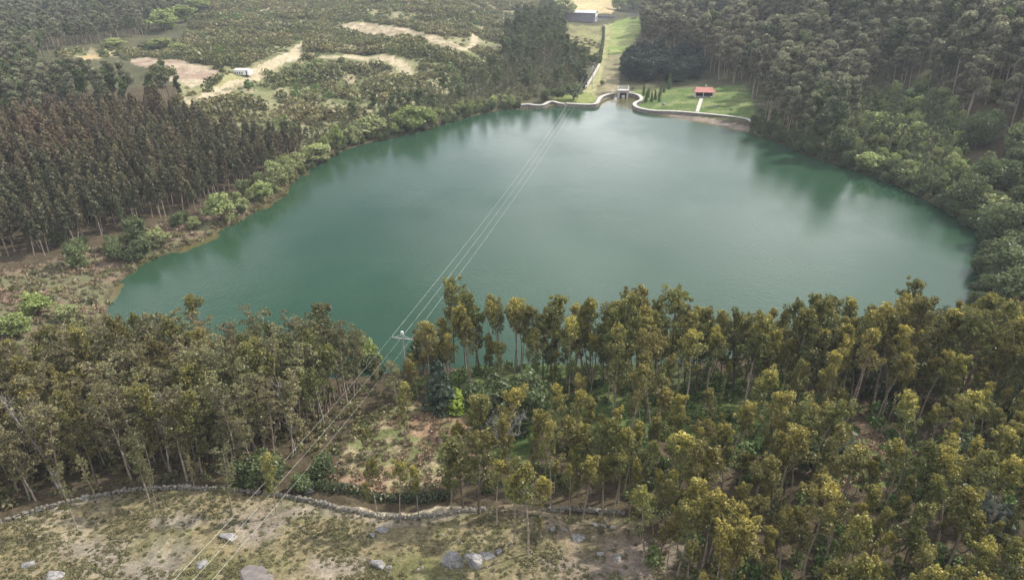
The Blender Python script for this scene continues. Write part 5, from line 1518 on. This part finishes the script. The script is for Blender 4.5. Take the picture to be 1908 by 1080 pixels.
# hedge bank behind the sandy path
P = resample(hits([(560,900),(600,908),(640,914),(690,926),(740,932),(790,932),(840,928)]), .9); z = height(P[:, 0], P[:, 1])
hd = MB()
for q, zq in zip(P, z):
    Pq, v = puff(110, (q[0] + rng.normal()*.1, q[1], zq + .4), (.8, .8, .75)); hd.leaves(Pq, .24, rng.random(110)*.3, 0, .3, 1.5, v)
tag(hd.build('hedge', M['broad']), 'low dark bramble hedge behind the sandy path', 'hedge')
# silver green shrubs among the golden trees
sil = [(1590,712,'small silver shrub at the left of the shore shrub group on the right'),(1645,708,'middle silver shrub of the shore shrub group on the right'),(1700,712,'last silver shrub of the shore group, nearest the orange clearing'),(1620,730,'left silver shrub under the shore trees on the right'),(1672,726,'right silver shrub under the shore trees on the right'),(1470,850,'silver green shrub left of the pale glade'),(1560,840,'silver green shrub at the edge of the pale glade'),
       (1850,990,'silver leaved shrub low in the bottom right corner'),(1820,960,'silver leaved shrub just behind the bottom right one'),(580,960-40,'small silver shrub at the drystone wall')]
px_, py_, pz_ = hit([q[0] for q in sil], [q[1] for q in sil])
for i, q in enumerate(sil):
    tree('silver_shrub', q[2], 'shrub', 'silverb', float(px_[i]), float(py_[i]), float(pz_[i]), 1.6 if i < 9 else .4, .3, None)

# ------------------------------------------------------------------ air
HAZE = True
if HAZE:
    g = NG('haze_air'); 
    v_ = g.new('ShaderNodeVolumePrincipled'); v_.inputs['Color'].default_value = (.80, .86, .95, 1); v_.inputs['Density'].default_value = .00017
    o_ = g.new('ShaderNodeOutputMaterial'); g.l.new(v_.outputs[0], o_.inputs['Volume'])
    hm = MB().box((0, 4200, 60), (14000, 11000, 140)).build('haze', g.m)
    tag(hm, 'thin bluish haze over the whole valley', 'haze', None, 'stuff')

# ------------------------------------------------------------------ labels that two trees share get their order across the photo
WORDS = ['leftmost', 'second', 'third', 'fourth', 'fifth', 'sixth', 'seventh', 'eighth', 'ninth', 'tenth', 'eleventh', 'twelfth']
def ordw(i): return WORDS[i] if i < 12 else f"{i+1}{'th' if 10 < (i+1) % 100 < 14 else {1:'st',2:'nd',3:'rd'}.get((i+1) % 10, 'th')}"
bpy.context.view_layer.update()
byl = {}
for o in sc.objects:
    if o.parent is None and o.get('label') and o.get('kind') is None: byl.setdefault(o['label'], []).append(o)
for lb, os_ in byl.items():
    if len(os_) < 2: continue
    os_.sort(key=lambda o: float(project(np.array(o.location.x), np.array(o.location.y), np.array(o.location.z))[0]))
    for i, o in enumerate(os_):
        new = lb + (', leftmost' if i == 0 else f', {ordw(i)} from left')
        if len(new.split()) > 16: new = new.replace(' in the photo', '').replace('right hand ', '').replace(' small ', ' ').replace('just ', '')
        if len(new.split()) <= 16: o['label'] = new
